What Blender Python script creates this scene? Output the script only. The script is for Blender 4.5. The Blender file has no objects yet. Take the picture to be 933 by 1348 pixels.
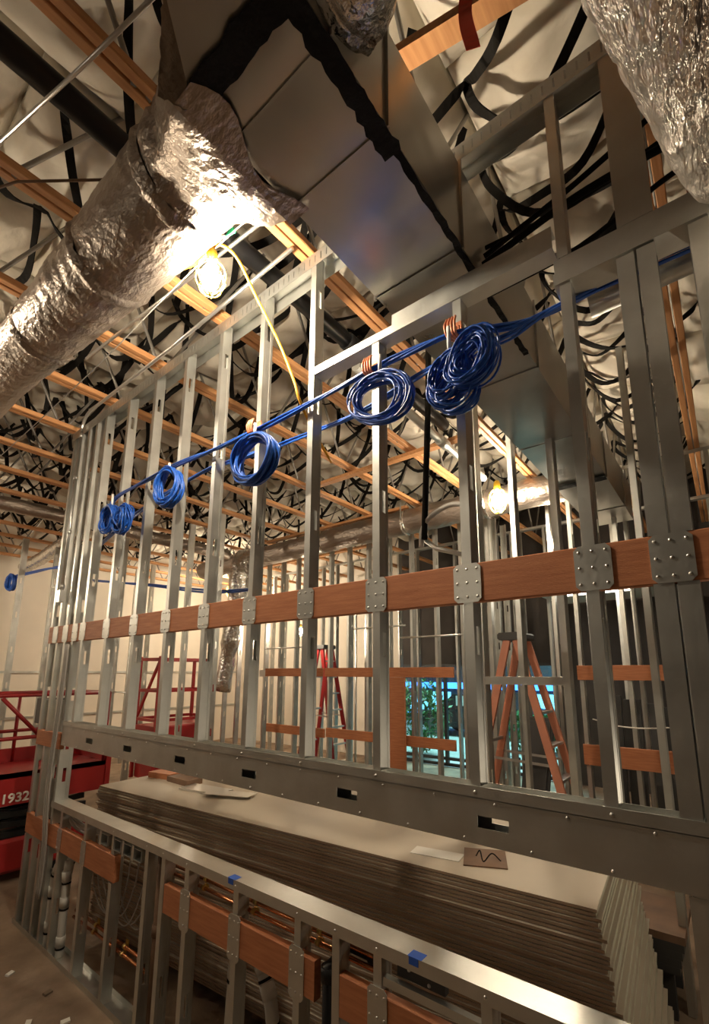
import bpy, math, random
from mathutils import Vector, noise
R = random.Random(7)
PI = math.pi
S = bpy.context.scene
COL = S.collection
ORG = {}

# ------------------------------------------------------------------ materials
def mat(name, base, rough=0.5, metal=0.0, var=0.0, vscale=6.0, bump=0.0, bscale=30.0, stretch=None,
        col2=None, emit=0.0, ecol=None, brick=None, detail=4.0, rvar=0.0, spec=None):
    m = bpy.data.materials.new(name); m.use_nodes = True
    nt = m.node_tree; nd = nt.nodes; lk = nt.links
    b = nd['Principled BSDF']
    b.inputs['Base Color'].default_value = (*base, 1)
    b.inputs['Roughness'].default_value = rough
    b.inputs['Metallic'].default_value = metal
    if spec is not None: b.inputs['Specular IOR Level'].default_value = spec
    if emit:
        b.inputs['Emission Color'].default_value = (*(ecol or base), 1)
        b.inputs['Emission Strength'].default_value = emit
    if var or bump or col2 or rvar:
        tc = nd.new('ShaderNodeTexCoord'); mp = nd.new('ShaderNodeMapping')
        lk.new(tc.outputs['Object'], mp.inputs['Vector'])
        if stretch: mp.inputs['Scale'].default_value = stretch
        nz = nd.new('ShaderNodeTexNoise'); nz.inputs['Scale'].default_value = vscale
        nz.inputs['Detail'].default_value = detail
        lk.new(mp.outputs['Vector'], nz.inputs['Vector'])
        if var or col2:
            rp = nd.new('ShaderNodeValToRGB')
            c2 = col2 or tuple(c * (1 - var) for c in base)
            rp.color_ramp.elements[0].position = 0.32; rp.color_ramp.elements[1].position = 0.68
            rp.color_ramp.elements[0].color = (*c2, 1); rp.color_ramp.elements[1].color = (*base, 1)
            lk.new(nz.outputs['Fac'], rp.inputs['Fac']); lk.new(rp.outputs['Color'], b.inputs['Base Color'])
        if rvar:
            mr = nd.new('ShaderNodeMapRange')
            mr.inputs['To Min'].default_value = max(0.02, rough - rvar); mr.inputs['To Max'].default_value = rough + rvar
            lk.new(nz.outputs['Fac'], mr.inputs['Value']); lk.new(mr.outputs['Result'], b.inputs['Roughness'])
        if bump:
            n2 = nd.new('ShaderNodeTexNoise'); n2.inputs['Scale'].default_value = bscale; n2.inputs['Detail'].default_value = 3
            lk.new(mp.outputs['Vector'], n2.inputs['Vector'])
            bp = nd.new('ShaderNodeBump'); bp.inputs['Strength'].default_value = bump; bp.inputs['Distance'].default_value = 0.02
            lk.new(n2.outputs['Fac'], bp.inputs['Height']); lk.new(bp.outputs['Normal'], b.inputs['Normal'])
    return m

STEEL = mat('galvanised_steel', (.66, .67, .64), .40, .93, .12, 9, .05, 60, rvar=.08)
STEELF = mat('galvanised_steel_far', (.60, .60, .56), .38, .8, .2, 5)
DUCT = mat('sheet_metal_duct', (.47, .46, .43), .3, .92, .25, 2.2, .08, 5, rvar=.08)
FOIL = mat('foil_wrap', (.42, .36, .31), .42, .95, .22, 4, .7, 30, (.55, 1, 1), rvar=.1)
FOILN = mat('crinkled_foil', (.80, .74, .68), .30, .95, .15, 5, 1.0, 46, (1, .35, 1), rvar=.1)
FOILS = mat('bright_silver_foil', (.78, .76, .73), .22, 1.0, .2, 5, .9, 24)
LUMB = mat('orange_treated_lumber', (.56, .225, .10), .62, 0, .0, 5, .15, 40, (1.2, 9, 14), col2=(.43, .15, .062))
CHORD = mat('fir_chord_lumber', (.68, .35, .15), .6, 0, 0, 4, .1, 30, (12, .7, 12), col2=(.52, .235, .09))
TUBE = mat('steel_web_tube', (.36, .34, .31), .45, .75, .2, 7)
INSUL = mat('insulation_facing', (.74, .70, .61), .85, 0, 0, 2.6, .35, 9, col2=(.58, .52, .42))
BLACK = mat('black_strap', (.010, .009, .008), .8, spec=.12)
BPIPE = mat('black_pipe_paint', (.012, .012, .013), .38, 0, 0, 3, rvar=.08, spec=.3)
MASTIC = mat('black_duct_sealant', (.010, .009, .009), .75, 0, 0, 6, .5, 30, spec=.15)
BLUE = mat('blue_cable_jacket', (.014, .105, .52), .38, 0, .3, 20)
COPPER = mat('copper_tube', (.85, .36, .17), .22, 1.0, .25, 8)
BRASS = mat('brass_clip', (.75, .55, .2), .3, 1.0)
PVC = mat('white_pvc', (.66, .65, .60), .4, 0, .12, 10)
CONC = mat('dusty_concrete', (.36, .265, .185), .8, 0, 0, 3.0, .3, 18, col2=(.18, .125, .085), detail=9)
PLASTER = mat('cream_drywall', (.80, .73, .62), .8, 0, .06, 2)
DKWALL = mat('unlit_wall', (.06, .05, .045), .8, 0, .3, 2)  # dark tone paints in unlit walls and holds down bounce light
GYPTOP = mat('gypsum_face_paper', (.58, .51, .41), .6, 0, 0, 1.4, col2=(.50, .44, .35))
GYPSIDE = mat('gypsum_folded_edge', (.40, .29, .205), .8, 0, 0, 1.2, 0, 30, (1.4, 1.4, 25), col2=(.27, .19, .13))
GYPEND = mat('gypsum_cut_end', (.60, .64, .50), .85, 0, 0, 7, .3, 50, col2=(.40, .34, .25))
GYPBACK = mat('gypsum_back_paper', (.20, .145, .10), .85, 0, .2, 4)
RED = mat('red_lift_paint', (.36, .016, .018), .4, 0, .25, 3)
WHITE = mat('white_paint', (.80, .78, .72), .6)
DKGREY = mat('dark_grey_plastic', (.05, .05, .05), .5)
ORFIB = mat('orange_fibreglass', (.66, .27, .17), .45, 0, .15, 6)
ALU = mat('aluminium', (.72, .72, .70), .35, .9)
YEL = mat('yellow_plastic', (.85, .55, .04), .4)
YELG = mat('yellow_cord_jacket', (.72, .34, .012), .5)
REDTAPE = mat('red_flagging_tape', (.85, .10, .06), .5)
GREEN = mat('green_tape', (.02, .55, .25), .5)
BTAPE = mat('blue_painters_tape', (.02, .10, .50), .6)
ORHOOK = mat('orange_wire_hook', (.62, .23, .12), .4, .3)
GREYC = mat('grey_cable_jacket', (.42, .40, .37), .5)
BROWNB = mat('brown_board', (.22, .13, .08), .7, 0, .3, 8)
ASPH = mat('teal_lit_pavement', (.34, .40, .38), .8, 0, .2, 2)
SHRUBM = mat('shrub_leaves', (.06, .22, .07), .6, 0, .4, 9)
FACADE = mat('dark_shop_front', (.03, .035, .05), .6)
BULB = mat('lit_bulb', (1, .9, .72), .5, emit=1500, ecol=(1.0, .83, .61))
BULBM = mat('lit_bulb_mid', (1, .9, .72), .5, emit=480, ecol=(1.0, .83, .61))
BULBF = mat('lit_bulb_far', (1, .9, .72), .5, emit=1000, ecol=(1.0, .83, .61))
TROFF = mat('lit_diffuser', (1, 1, .95), .5, emit=9, ecol=(1.0, .93, .78))
GLOWB = mat('lit_blue_sign', (.05, .2, .9), .5, emit=3.0, ecol=(.06, .28, 1.0))
GLOWC = mat('lit_cyan_window', (.3, .8, .9), .5, emit=1.7, ecol=(.16, .50, .95))
DECK = mat('roof_deck_plywood', (.30, .22, .14), .85, 0, .3, 3)
def glass_mat():
    m = bpy.data.materials.new('window_glass'); m.use_nodes = True
    nt = m.node_tree; nd = nt.nodes
    nd.remove(nd['Principled BSDF'])
    tr = nd.new('ShaderNodeBsdfTransparent'); tr.inputs[0].default_value = (.86, .95, .93, 1)
    gl = nd.new('ShaderNodeBsdfGlossy'); gl.inputs['Roughness'].default_value = .03
    mx = nd.new('ShaderNodeMixShader'); mx.inputs[0].default_value = .08
    nt.links.new(tr.outputs[0], mx.inputs[1]); nt.links.new(gl.outputs[0], mx.inputs[2])
    nt.links.new(mx.outputs[0], nd['Material Output'].inputs['Surface'])
    return m
GLASS = glass_mat()

# ------------------------------------------------------------------ mesh builder
class MB:
    def __init__(s): s.v = []; s.f = []; s.mi = []; s.sm = []
    def add(s, vs, fs, mi=0, sm=False):
        o = len(s.v); s.v += [tuple(v) for v in vs]
        for f in fs: s.f.append([i + o for i in f]); s.mi.append(mi); s.sm.append(sm)
        return s
    def box(s, x0, x1, y0, y1, z0, z1, mi=0):
        vs = [(x0,y0,z0),(x1,y0,z0),(x1,y1,z0),(x0,y1,z0),(x0,y0,z1),(x1,y0,z1),(x1,y1,z1),(x0,y1,z1)]
        return s.add(vs, [(0,3,2,1),(4,5,6,7),(0,1,5,4),(1,2,6,5),(2,3,7,6),(3,0,4,7)], mi)
    def bbox(s, x0, x1, y0, y1, z0, z1, b=.004, mi=0):      # box with chamfered edges along its longest axis
        d = (x1-x0, y1-y0, z1-z0); ax = d.index(max(d))
        lo = (x0,y0,z0); hi = (x1,y1,z1); a, c = [i for i in range(3) if i != ax]
        pr = [(lo[a]+b,lo[c]),(hi[a]-b,lo[c]),(hi[a],lo[c]+b),(hi[a],hi[c]-b),(hi[a]-b,hi[c]),(lo[a]+b,hi[c]),(lo[a],hi[c]-b),(lo[a],lo[c]+b)]
        vs = []
        for e in (lo[ax], hi[ax]):
            for p in pr:
                q = [0,0,0]; q[ax] = e; q[a] = p[0]; q[c] = p[1]; vs.append(q)
        fs = [tuple(range(8))[::-1], tuple(range(8,16))] + [(i,(i+1)%8,8+(i+1)%8,8+i) for i in range(8)]
        if ax == 1: fs = [f[::-1] for f in fs]
        return s.add(vs, fs, mi)
    def obox(s, c, u, v, w, mi=0):        # centre and three half-axis vectors
        c, u, v, w = map(Vector, (c, u, v, w))
        vs = [c + a*u + b*v + d*w for d in (-1,1) for a, b in ((-1,-1),(1,-1),(1,1),(-1,1))]
        return s.add(vs, [(0,3,2,1),(4,5,6,7),(0,1,5,4),(1,2,6,5),(2,3,7,6),(3,0,4,7)], mi)
    def bar(s, p, q, a, b, mi=0, up=(0,0,1)):   # rectangular bar from p to q
        p, q = Vector(p), Vector(q); d = q - p; n = d.normalized(); up = Vector(up)
        if abs(n.dot(up)) > .98: up = Vector((0,1,0))
        x = n.cross(up).normalized(); y = x.cross(n)
        return s.obox((p+q)/2, x*a/2, y*b/2, d/2, mi)
    def tube(s, pts, r, n=8, caps=True, mi=0, closed=False, rf=None):
        pts = [Vector(p) for p in pts]; N = len(pts); o = len(s.v)
        t0 = (pts[1]-pts[0]).normalized()
        ref = Vector((0,0,1)) if abs(t0.z) < .9 else Vector((0,1,0))
        x = t0.cross(ref).normalized(); vs = []
        for i, p in enumerate(pts):
            if closed: t = (pts[(i+1)%N]-pts[i-1]).normalized()
            else: t = (pts[min(i+1,N-1)]-pts[max(i-1,0)]).normalized()
            x = (x - t*x.dot(t)).normalized(); y = t.cross(x)
            for k in range(n):
                a = 2*PI*k/n; rr = (r[i] if isinstance(r,(list,tuple)) else r)
                if rf: rr += rf(i, a)
                vs.append(p + (x*math.cos(a)+y*math.sin(a))*rr)
        fs = []
        for i in range(N if closed else N-1):
            j = (i+1) % N
            for k in range(n): fs.append((i*n+k, i*n+(k+1)%n, j*n+(k+1)%n, j*n+k))
        s.add(vs, fs, mi, True)
        if caps and not closed:
            s.f.append([o+k for k in range(n)][::-1]); s.mi.append(mi); s.sm.append(False)
            s.f.append([o+(N-1)*n+k for k in range(n)]); s.mi.append(mi); s.sm.append(False)
        return s
    def ball(s, c, r, n=10, m=6, mi=0, sz=1.0):
        vs = [(c[0],c[1],c[2]-r*sz)]; 
        for j in range(1,m):
            ph = -PI/2+PI*j/m
            for k in range(n):
                a = 2*PI*k/n; vs.append((c[0]+r*math.cos(ph)*math.cos(a), c[1]+r*math.cos(ph)*math.sin(a), c[2]+r*sz*math.sin(ph)))
        vs.append((c[0],c[1],c[2]+r*sz)); fs = []
        for k in range(n):
            fs.append((0,1+(k+1)%n,1+k)); L = 1+(m-2)*n; fs.append((len(vs)-1,L+k,L+(k+1)%n))
            for j in range(m-2): fs.append((1+j*n+k,1+j*n+(k+1)%n,1+(j+1)*n+(k+1)%n,1+(j+1)*n+k))
        return s.add(vs, fs, mi, True)
    def lathe(s, c, prof, n=20, mi=0):
        o = len(prof); vs = []
        for r, z in prof:
            for k in range(n): a = 2*PI*k/n; vs.append((c[0]+r*math.cos(a), c[1]+r*math.sin(a), c[2]+z))
        fs = [(j*n+k, j*n+(k+1)%n, (j+1)*n+(k+1)%n, (j+1)*n+k) for j in range(o-1) for k in range(n)]
        fs += [tuple(range(n))[::-1], tuple((o-1)*n+k for k in range(n))]
        return s.add(vs, fs, mi, True)
    def screw(s, x, y, z, r=.006):        # pan-head screw looking towards -Y
        vs = []; n = 7
        for rr, yy in ((r,y),(r*.75,y-r*.5)):
            for k in range(n): a = 2*PI*k/n; vs.append((x+rr*math.cos(a), yy, z+rr*math.sin(a)))
        return s.add(vs, [(k,(k+1)%n,n+(k+1)%n,n+k) for k in range(n)]+[tuple(range(n,2*n))], 0, True)
    def mesh(s, name, mats, org):
        me = bpy.data.meshes.new(name)
        me.from_pydata([(v[0]-org[0], v[1]-org[1], v[2]-org[2]) for v in s.v], [], s.f)
        for m in (mats if isinstance(mats,(list,tuple)) else [mats]): me.materials.append(m)
        me.polygons.foreach_set('material_index', s.mi); me.polygons.foreach_set('use_smooth', s.sm)
        me.update(); return me

def screws(parent, pts, r=.006):
    for x, y, z in pts: part(MB().screw(x, y, z, r), 'screw', ALU, parent)

def tag(o, label=None, cat=None, group=None, kind=None):
    if label: o['label'] = label
    if cat: o['category'] = cat
    if group: o['group'] = group
    if kind: o['kind'] = kind
    return o
def thing(name, label, cat, loc, group=None):
    o = bpy.data.objects.new(name, None); o.empty_display_size = .05; COL.objects.link(o); o.location = loc
    ORG[o.name] = tuple(loc); return tag(o, label, cat, group)
def part(mb, name, m, parent, label=None, kind=None):
    org = ORG[parent.name]; o = bpy.data.objects.new(name, mb.mesh(name, m, org)); COL.objects.link(o); o.parent = parent
    ORG[o.name] = org; return tag(o, label, None, None, kind)
def solo(mb, name, m, label, cat, group=None, kind=None):
    xs, ys, zs = zip(*mb.v); org = ((min(xs)+max(xs))/2, (min(ys)+max(ys))/2, min(zs))
    o = bpy.data.objects.new(name, mb.mesh(name, m, org)); COL.objects.link(o); o.location = org
    ORG[o.name] = org; return tag(o, label, cat, group, kind)
def struct(name, mb, m):
    return solo(mb, name, m, name.replace('_',' '), None, None, 'structure')
def copy_tree(o, loc=None, label=None, group=None, parent=None):
    c = o.copy(); COL.objects.link(c)
    if parent: c.parent = parent
    if loc is not None: c.location = loc
    if label: c['label'] = label
    if group: c['group'] = group
    for ch in list(o.children): copy_tree(ch, parent=c)
    return c
def arc(c, r, a0, a1, n, ax=0, bx=2, plane=None):
    out = []
    for i in range(n+1):
        a = math.radians(a0+(a1-a0)*i/n); p = list(c); p[ax] += r*math.cos(a); p[bx] += r*math.sin(a); out.append(tuple(p))
    return out
def smooth(pts, k=6):
    P = [Vector(p) for p in pts]; P = [P[0]*2-P[1]] + P + [P[-1]*2-P[-2]]; out = []
    for i in range(1, len(P)-2):
        for j in range(k):
            t = j/k; a, b, c, d = P[i-1:i+3]
            out.append(.5*((2*b)+(c-a)*t+(2*a-5*b+4*c-d)*t*t+(3*b-a-3*c+d)*t**3))
    out.append(P[-2]); return out
ORD = ['first','second','third','fourth','fifth','sixth','seventh','eighth','ninth','tenth','eleventh','twelfth','thirteenth','fourteenth','fifteenth','sixteenth','seventeenth','eighteenth']

# ------------------------------------------------------------------ the room
YF = 9.0
struct('floor', MB().box(-12, 2.6, -3.5, YF, -.12, 0), CONC)
struct('ceiling', MB().box(-12, 2.6, -3.5, YF, 5.3, 5.4), DECK)
struct('wall_left', MB().box(-12.15, -12, -3.5, YF+.15, 0, 5.4), PLASTER)
struct('wall_right', MB().box(2.6, 2.75, -3.5, YF+.15, 0, 5.4), DKWALL)
struct('wall_back', MB().box(-12.15, 2.75, -3.65, -3.5, 0, 5.4), DKWALL)
struct('wall_far', MB().box(-12, -6.0, YF, YF+.15, 0, 5.4), PLASTER)
struct('wall_far_right', MB().box(-2.5, 2.6, YF, YF+.15, 0, 5.4).box(-6.0, -2.5, YF, YF+.15, 2.1, 5.4), DKWALL)
w = MB()
for x in (-6.0, -4.9, -3.75, -2.56): w.box(x, x+.06, YF+.02, YF+.10, 0, 2.1)
for z in (0, .12, 2.04): w.box(-6.0, -2.5, YF+.025, YF+.095, z, z+.06)
win = struct('window_1', w, DKGREY)
part(MB().box(-5.94, -2.56, YF+.055, YF+.062, .18, 2.04), 'window_glass', GLASS, win)
for z, n in ((.95, 'trim_1'), (1.9, 'trim_2')):
    struct(n, MB().box(-12, -11.97, -3.5, YF, z, z+.05), STEELF)
# street outside
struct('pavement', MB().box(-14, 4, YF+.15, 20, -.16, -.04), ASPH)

# ------------------------------------------------------------------ C-studs
def minus(a, b, cuts):
    segs = [(a, b)]
    for c, d in cuts:
        n = []
        for p, q in segs:
            if d <= p or c >= q: n.append((p, q)); continue
            if c > p: n.append((p, c))
            if d < q: n.append((d, q))
        segs = n
    return segs
def cstud(mb, x, y, z0, z1, w=.064, f=.036, holes=(), cuts=(), flip=1, t=.002, hl=.10):
    xl, xr = x-f/2, x+f/2
    wx0, wx1 = (xr-t, xr) if flip > 0 else (xl, xl+t)
    lx0, lx1 = (xl, xl+t) if flip > 0 else (xr-t, xr)
    for p, q in minus(z0, z1, cuts):
        mb.box(xl, xr, y, y+t, p, q); mb.box(lx0, lx1, y+t, y+.012, p, q)
    mb.box(xl, xr, y+w-t, y+w, z0, z1); mb.box(lx0, lx1, y+w-.012, y+w-t, z0, z1)
    c = y+w/2; hw = .012
    for p, q in minus(z0, z1, cuts): mb.box(wx0, wx1, y+t, c-hw, p, q)
    mb.box(wx0, wx1, c+hw, y+w-t, z0, z1)
    hs = [(h-hl/2, h+hl/2) for h in holes]
    for p, q in minus(z0, z1, list(cuts)+hs): mb.box(wx0, wx1, c-hw, c+hw, p, q)
    # web crease ribs beside the punch-outs
    for yy in (y+w*.22, y+w*.78):
        if yy < y+.04 and cuts: continue
        mb.box(wx0-.0012, wx1+.0012, yy-.002, yy+.002, z0, z1)
    return mb

# ------------------------------------------------------------------ main wall
WY = 1.5
HOLES = [2.03, 2.64, 3.25, 3.86]
BELT = (2.163, 2.303)
UP = [-3.956, -3.55, -3.143, -2.737, -2.33, -1.925, -1.518, -1.112, -.706, -.30]
for i, x in enumerate(UP):
    top = 4.118 if x < -1.4 else (3.396 if x < -.5 else 3.24)
    m = MB(); cstud(m, x, WY, 1.552, top, holes=[h for h in HOLES if h < top-.1], cuts=[BELT])
    if x < -1.4:
        lab = 'pale steel stud in the upper wall, %s one right of the left end posts' % ORD[i]
        if i == 6: lab = 'tall pale steel stud where the horizontal header track begins'
    else:
        lab = {7: 'steel stud behind the small pair-hook blue cable coil, under the header track',
               8: 'steel stud behind the largest tangled blue cable coils',
               9: 'thick grey steel stud just right of the blue cable run end'}[i]
        if i == 7: lab = 'steel stud behind the round blue cable coil, under the bright header track'
    solo(m, 'wall_stud', STEEL, lab, 'stud', 'upper wall studs')
m = MB(); cstud(m, -.30, WY, 3.345, 4.05, holes=[3.86])
solo(m, 'cripple_stud', STEEL, 'short steel stud above the dark header, standing in line with the thick stud', 'stud', 'short studs over the header')
# paired posts on the right
for i, (x, z0, z1, w_, lb) in enumerate([(-.117, 0, 3.235, .09, 'dark steel post at the right end, the left of the touching pair'),
                          (-.060, 0, 3.235, .09, 'dark steel post at the right end, the right of the touching pair'),
                          (.075, 0, 3.235, .09, 'dark steel post at the far right edge beyond the touching pair'),
                          (-.105, 3.345, 4.05, .064, 'short dark stud above the header, left one beside the silver duct'),
                          (-.055, 3.345, 4.05, .064, 'short dark stud above the header, right one beside the silver duct')]):
    m = MB(); cstud(m, x, WY, z0, z1, w=w_, f=.05, holes=[.5, 1.0, 2.64] if z1 < 3.3 else [], cuts=[BELT, (1.37, 1.552), (.9, .985)] if z0 == 0 else [])
    solo(m, 'end_post', STEEL, lb, 'stud', 'right end posts')
# left end posts
for i, x in enumerate([-4.135, -4.29, -4.45, -4.61]):
    m = MB(); cstud(m, x, WY, 0, 4.118, w=.092, holes=[.55, 1.15, 1.75, 2.45, 3.05, 3.66],
                    cuts=[BELT, (1.335, 1.453), (.655, .808)] + ([(1.37, 1.552)] if i == 0 else []), flip=1 if i % 2 == 0 else -1)
    solo(m, 'end_post', STEEL, 'full-height steel post at the left end, %s from the outer edge' % ORD[3-i], 'stud', 'left end posts')

# blocking boards with connector plates
def board(x0, x1, z0, z1, label, plates=(), pw=.10, name='blocking_board', y0=WY+.001, d=.038, plab=None, ph=None, mats=LUMB, prows=4, inset=0):
    o = thing(name, label, 'board', ((x0+x1)/2, y0, z0), 'orange blocking boards')
    b = MB()
    b.bbox(x0, x1, y0, y0+d, z0, z1, .003)
    part(b, 'plank', mats, o)
    for px in plates:
        zc = (z0+z1)/2; hh = (ph or (z1-z0))/2
        c = .014; q = [(px-pw/2+c, zc-hh), (px+pw/2-c, zc-hh), (px+pw/2, zc-hh+c), (px+pw/2, zc+hh-c), (px+pw/2-c, zc+hh), (px-pw/2+c, zc+hh), (px-pw/2, zc+hh-c), (px-pw/2, zc-hh+c)]
        p = MB(); vs = [(a, y0-.004, b_) for a, b_ in q] + [(a, y0-.001, b_) for a, b_ in q]
        p.add(vs, [tuple(range(8)), tuple(range(8,16))[::-1]] + [((i+1)%8, i, 8+i, 8+(i+1)%8) for i in range(8)])
        po = part(p, 'connector_plate', STEEL, o)
        screws(po, [(px+(cc-1)*pw*.36, y0-.004, zc+(r-1)*hh*.72) for r in range(3) for cc in range(3) if abs(px) < 2.8 or cc != 1], .0055)
    return o
board(-4.65, .20, *BELT, 'long orange blocking board across the upper wall with many connector plates',
      [-4.5, -4.29, -4.1] + UP[:-1] + [-.292, -.09, .075], .105)
board(-4.64, -4.16, 1.335, 1.453, 'short orange block on the left end posts, middle of three')
board(-4.64, -3.11, .66, .81, 'orange low blocking board at the left end above the white pipes', [-3.956, -3.55], .07)
board(-2.535, -1.42, .66, .802, 'orange low blocking board under the copper pair in the near low wall', [-2.33, -1.925, -1.518], .085, ph=.19)
board(-1.29, -.72, .66, .802, 'orange low blocking board right of the black drain elbow', [-1.112], .085, ph=.19)
board(-.70, .10, .66, .802, 'orange low blocking board at the near right end of the low wall', [-.34], .085, ph=.19)

# header over the pass-through
hd = thing('header_beam', 'dark steel header beam with slots above the drywall stack', 'beam', (-1.95, WY, 1.374))
def slot_face(m, x0, x1, z0, z1, y0, y1, cs, sw, sh):
    zc = (z0+z1)/2; cuts = [(c-sw/2, c+sw/2) for c in cs]
    m.box(x0, x1, y0, y1, z0, zc-sh/2); m.box(x0, x1, y0, y1, zc+sh/2, z1)
    for p, q in minus(x0, x1, cuts): m.box(p, q, y0, y1, zc-sh/2, zc+sh/2)
m = MB(); HX = (-4.115, .17)
PUN = [-3.628, -3.071, -2.467, -1.867, -1.258, -.65]
slot_face(m, *HX, 1.374, 1.514, WY-.003, WY-.001, PUN, .105, .036)
m.box(*HX, WY-.001, WY+.045, 1.374, 1.376); m.box(*HX, WY-.001, WY+.045, 1.512, 1.514)
m.box(*HX, WY+.043, WY+.045, 1.376, 1.39)
part(m, 'front_face', STEEL, hd)
m = MB(); slot_face(m, *HX, 1.374, 1.514, WY+.0645, WY+.0665, [p+.02 for p in PUN], .105, .036)
m.box(*HX, WY+.047, WY+.0645, 1.374, 1.376)
part(m, 'back_face', STEEL, hd)
m = MB(); m.box(*HX, WY-.006, WY+.069, 1.5145, 1.517); m.box(*HX, WY-.006, WY-.004, 1.512, 1.552); m.box(*HX, WY+.067, WY+.069, 1.512, 1.552)
part(m, 'stud_track', STEEL, hd)
screws(hd, [(x, WY-.006, 1.533) for x in UP], .007)
screws(hd, [(-4.05+.22*i+.11*j, WY-.003, (1.386, 1.503)[j]) for i in range(19) for j in (0, 1)])

# track over the short studs
hu = thing('header_track', 'steel track ledge crossing under the big rectangular duct, bright at its left end', 'track', (-.95, WY, 3.40))
m = MB(); m.box(-1.50, -.33, WY-.004, WY+.068, 3.398, 3.400); m.box(-1.50, -.33, WY-.004, WY-.002, 3.400, 3.437); m.box(-1.50, -.33, WY+.066, WY+.068, 3.400, 3.437)
part(m, 'track', STEEL, hu)
m = MB(); m.box(-1.02, -.33, WY-.001, WY+.001, 3.402, 3.49); m.box(-1.02, -.33, WY+.001, WY+.06, 3.488, 3.49)
part(m, 'web_plate', STEEL, hu)
hr = thing('door_header', 'dark boxed steel header at the upper right over the paired posts', 'beam', (-.1, WY, 3.24))
m = MB(); m.box(-.335, .20, WY-.006, WY+.094, 3.24, 3.243); m.box(-.335, .20, WY-.006, WY-.004, 3.243, 3.285); m.box(-.335, .20, WY+.092, WY+.094, 3.243, 3.285)
part(m, 'bottom_track', STEEL, hr)
m = MB(); m.box(-.33, .20, WY-.002, WY+.001, 3.244, 3.34); m.box(-.33, .20, WY+.001, WY+.09, 3.338, 3.341)
part(m, 'web_plate', STEEL, hr)

# slotted deep-leg top track
m = MB(); X0, X1 = -4.66, .15
m.box(X0, X1, WY-.004, WY+.098, 4.128, 4.131); m.box(X0, X1, WY+.096, WY+.098, 4.05, 4.128)
m.box(X0, X1, WY-.004, WY-.002, 4.112, 4.128); m.box(X0, X1, WY-.004, WY-.002, 4.05, 4.068)
x = X0
while x < X1:
    m.box(x, min(x+.034, X1), WY-.004, WY-.002, 4.068, 4.112); x += .041
solo(m, 'top_track', STEEL, 'slotted steel track that holds the tops of the upper wall studs', 'track')
# ------------------------------------------------------------------ low wall
KH = .935
ks = [(-3.956, 'between the white drain pipes'), (-3.55, 'right of the white drain pipes'), (-3.143, 'at the end of the left low board'), (-2.737, 'left of the tall dark pipe'),
      (-2.56, 'right of the tall dark pipe'), (-2.33, 'by the first brass clips'), (-1.925, 'above the bent white pipe'), (-1.518, 'midway along the copper pair'),
      (-1.31, 'left of the black elbow'), (-1.112, 'right of the black elbow'), (-.70, 'nearest the lower edge of the view'), (-.30, 'next to the right end posts')]
for i, (x, l) in enumerate(ks):
    m = MB(); cuts = [(.655, .815)] if (x < -3.12 or x > -2.5) and x != -1.31 else []
    cstud(m, x, WY+.001, .004, KH+.03, holes=[.30], cuts=cuts, flip=1)
    solo(m, 'low_wall_stud', STEEL, 'grey steel stud of the low wall, %s' % l, 'stud', 'low wall studs')
lt = thing('counter_track', 'long bright steel track capping the low wall in front of the drywall', 'track', (-2, WY, KH))
m = MB(); m.box(-4.16, .10, WY-.004, WY+.104, .966, .969); m.box(-4.16, .10, WY-.004, WY-.002, .925, .966); m.box(-4.16, .10, WY+.102, WY+.104, .925, .966)
part(m, 'channel', STEEL, lt)
screws(lt, [(x, WY-.004, .945) for x, l in ks])
m = MB(); m.box(-4.66, .15, WY-.004, WY+.098, 0, .003); m.box(-4.66, .15, WY-.004, WY-.002, .003, .035); m.box(-4.66, .15, WY+.096, WY+.098, .003, .035)
solo(m, 'floor_track', STEEL, 'steel track fixed to the floor under the low wall', 'track')
for x, l in ((-1.96, 'farther'), (-.955, 'nearer')):
    m = MB(); m.box(x-.025, x+.03, WY-.0052, WY+.035, .9692, .9698); m.box(x-.02, x+.018, WY-.0054, WY-.0042, .945, .9692)
    solo(m, 'tape_piece', BTAPE, 'scrap of blue tape on the low wall track, %s one' % l, 'tape', 'blue tape scraps')

# copper pairs
def copper(x0, x1, z, y, label, clips):
    for k, dz in enumerate((0, .036)):
        o = thing('copper_pipe', label % ('lower', 'upper')[k], 'pipe', ((x0+x1)/2, y, z+dz), 'copper water pipes')
        m = MB(); m.tube([(x0, y+k*.012, z+dz), (x1, y+k*.012, z+dz)], .0095, 10); part(m, 'tube', COPPER, o)
        for cx in clips:
            if x0 < cx < x1:
                m = MB(); m.tube([(cx-.012, y+k*.012, z+dz), (cx+.012, y+k*.012, z+dz)], .0135, 10); m.box(cx-.016, cx+.016, y+.012+k*.012, y+.018+k*.012, z+dz-.014, z+dz+.03 if k else z+dz+.014)
                part(m, 'clip', BRASS, o)
copper(-3.78, -2.72, .262, WY+.078, '%s copper pipe near the floor beside the white drain pipes', [-3.46, -3.07])
copper(-2.64, -1.16, .828, WY+.066, '%s copper pipe running just above the near low board', [-2.27, -1.87, -1.46])

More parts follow.
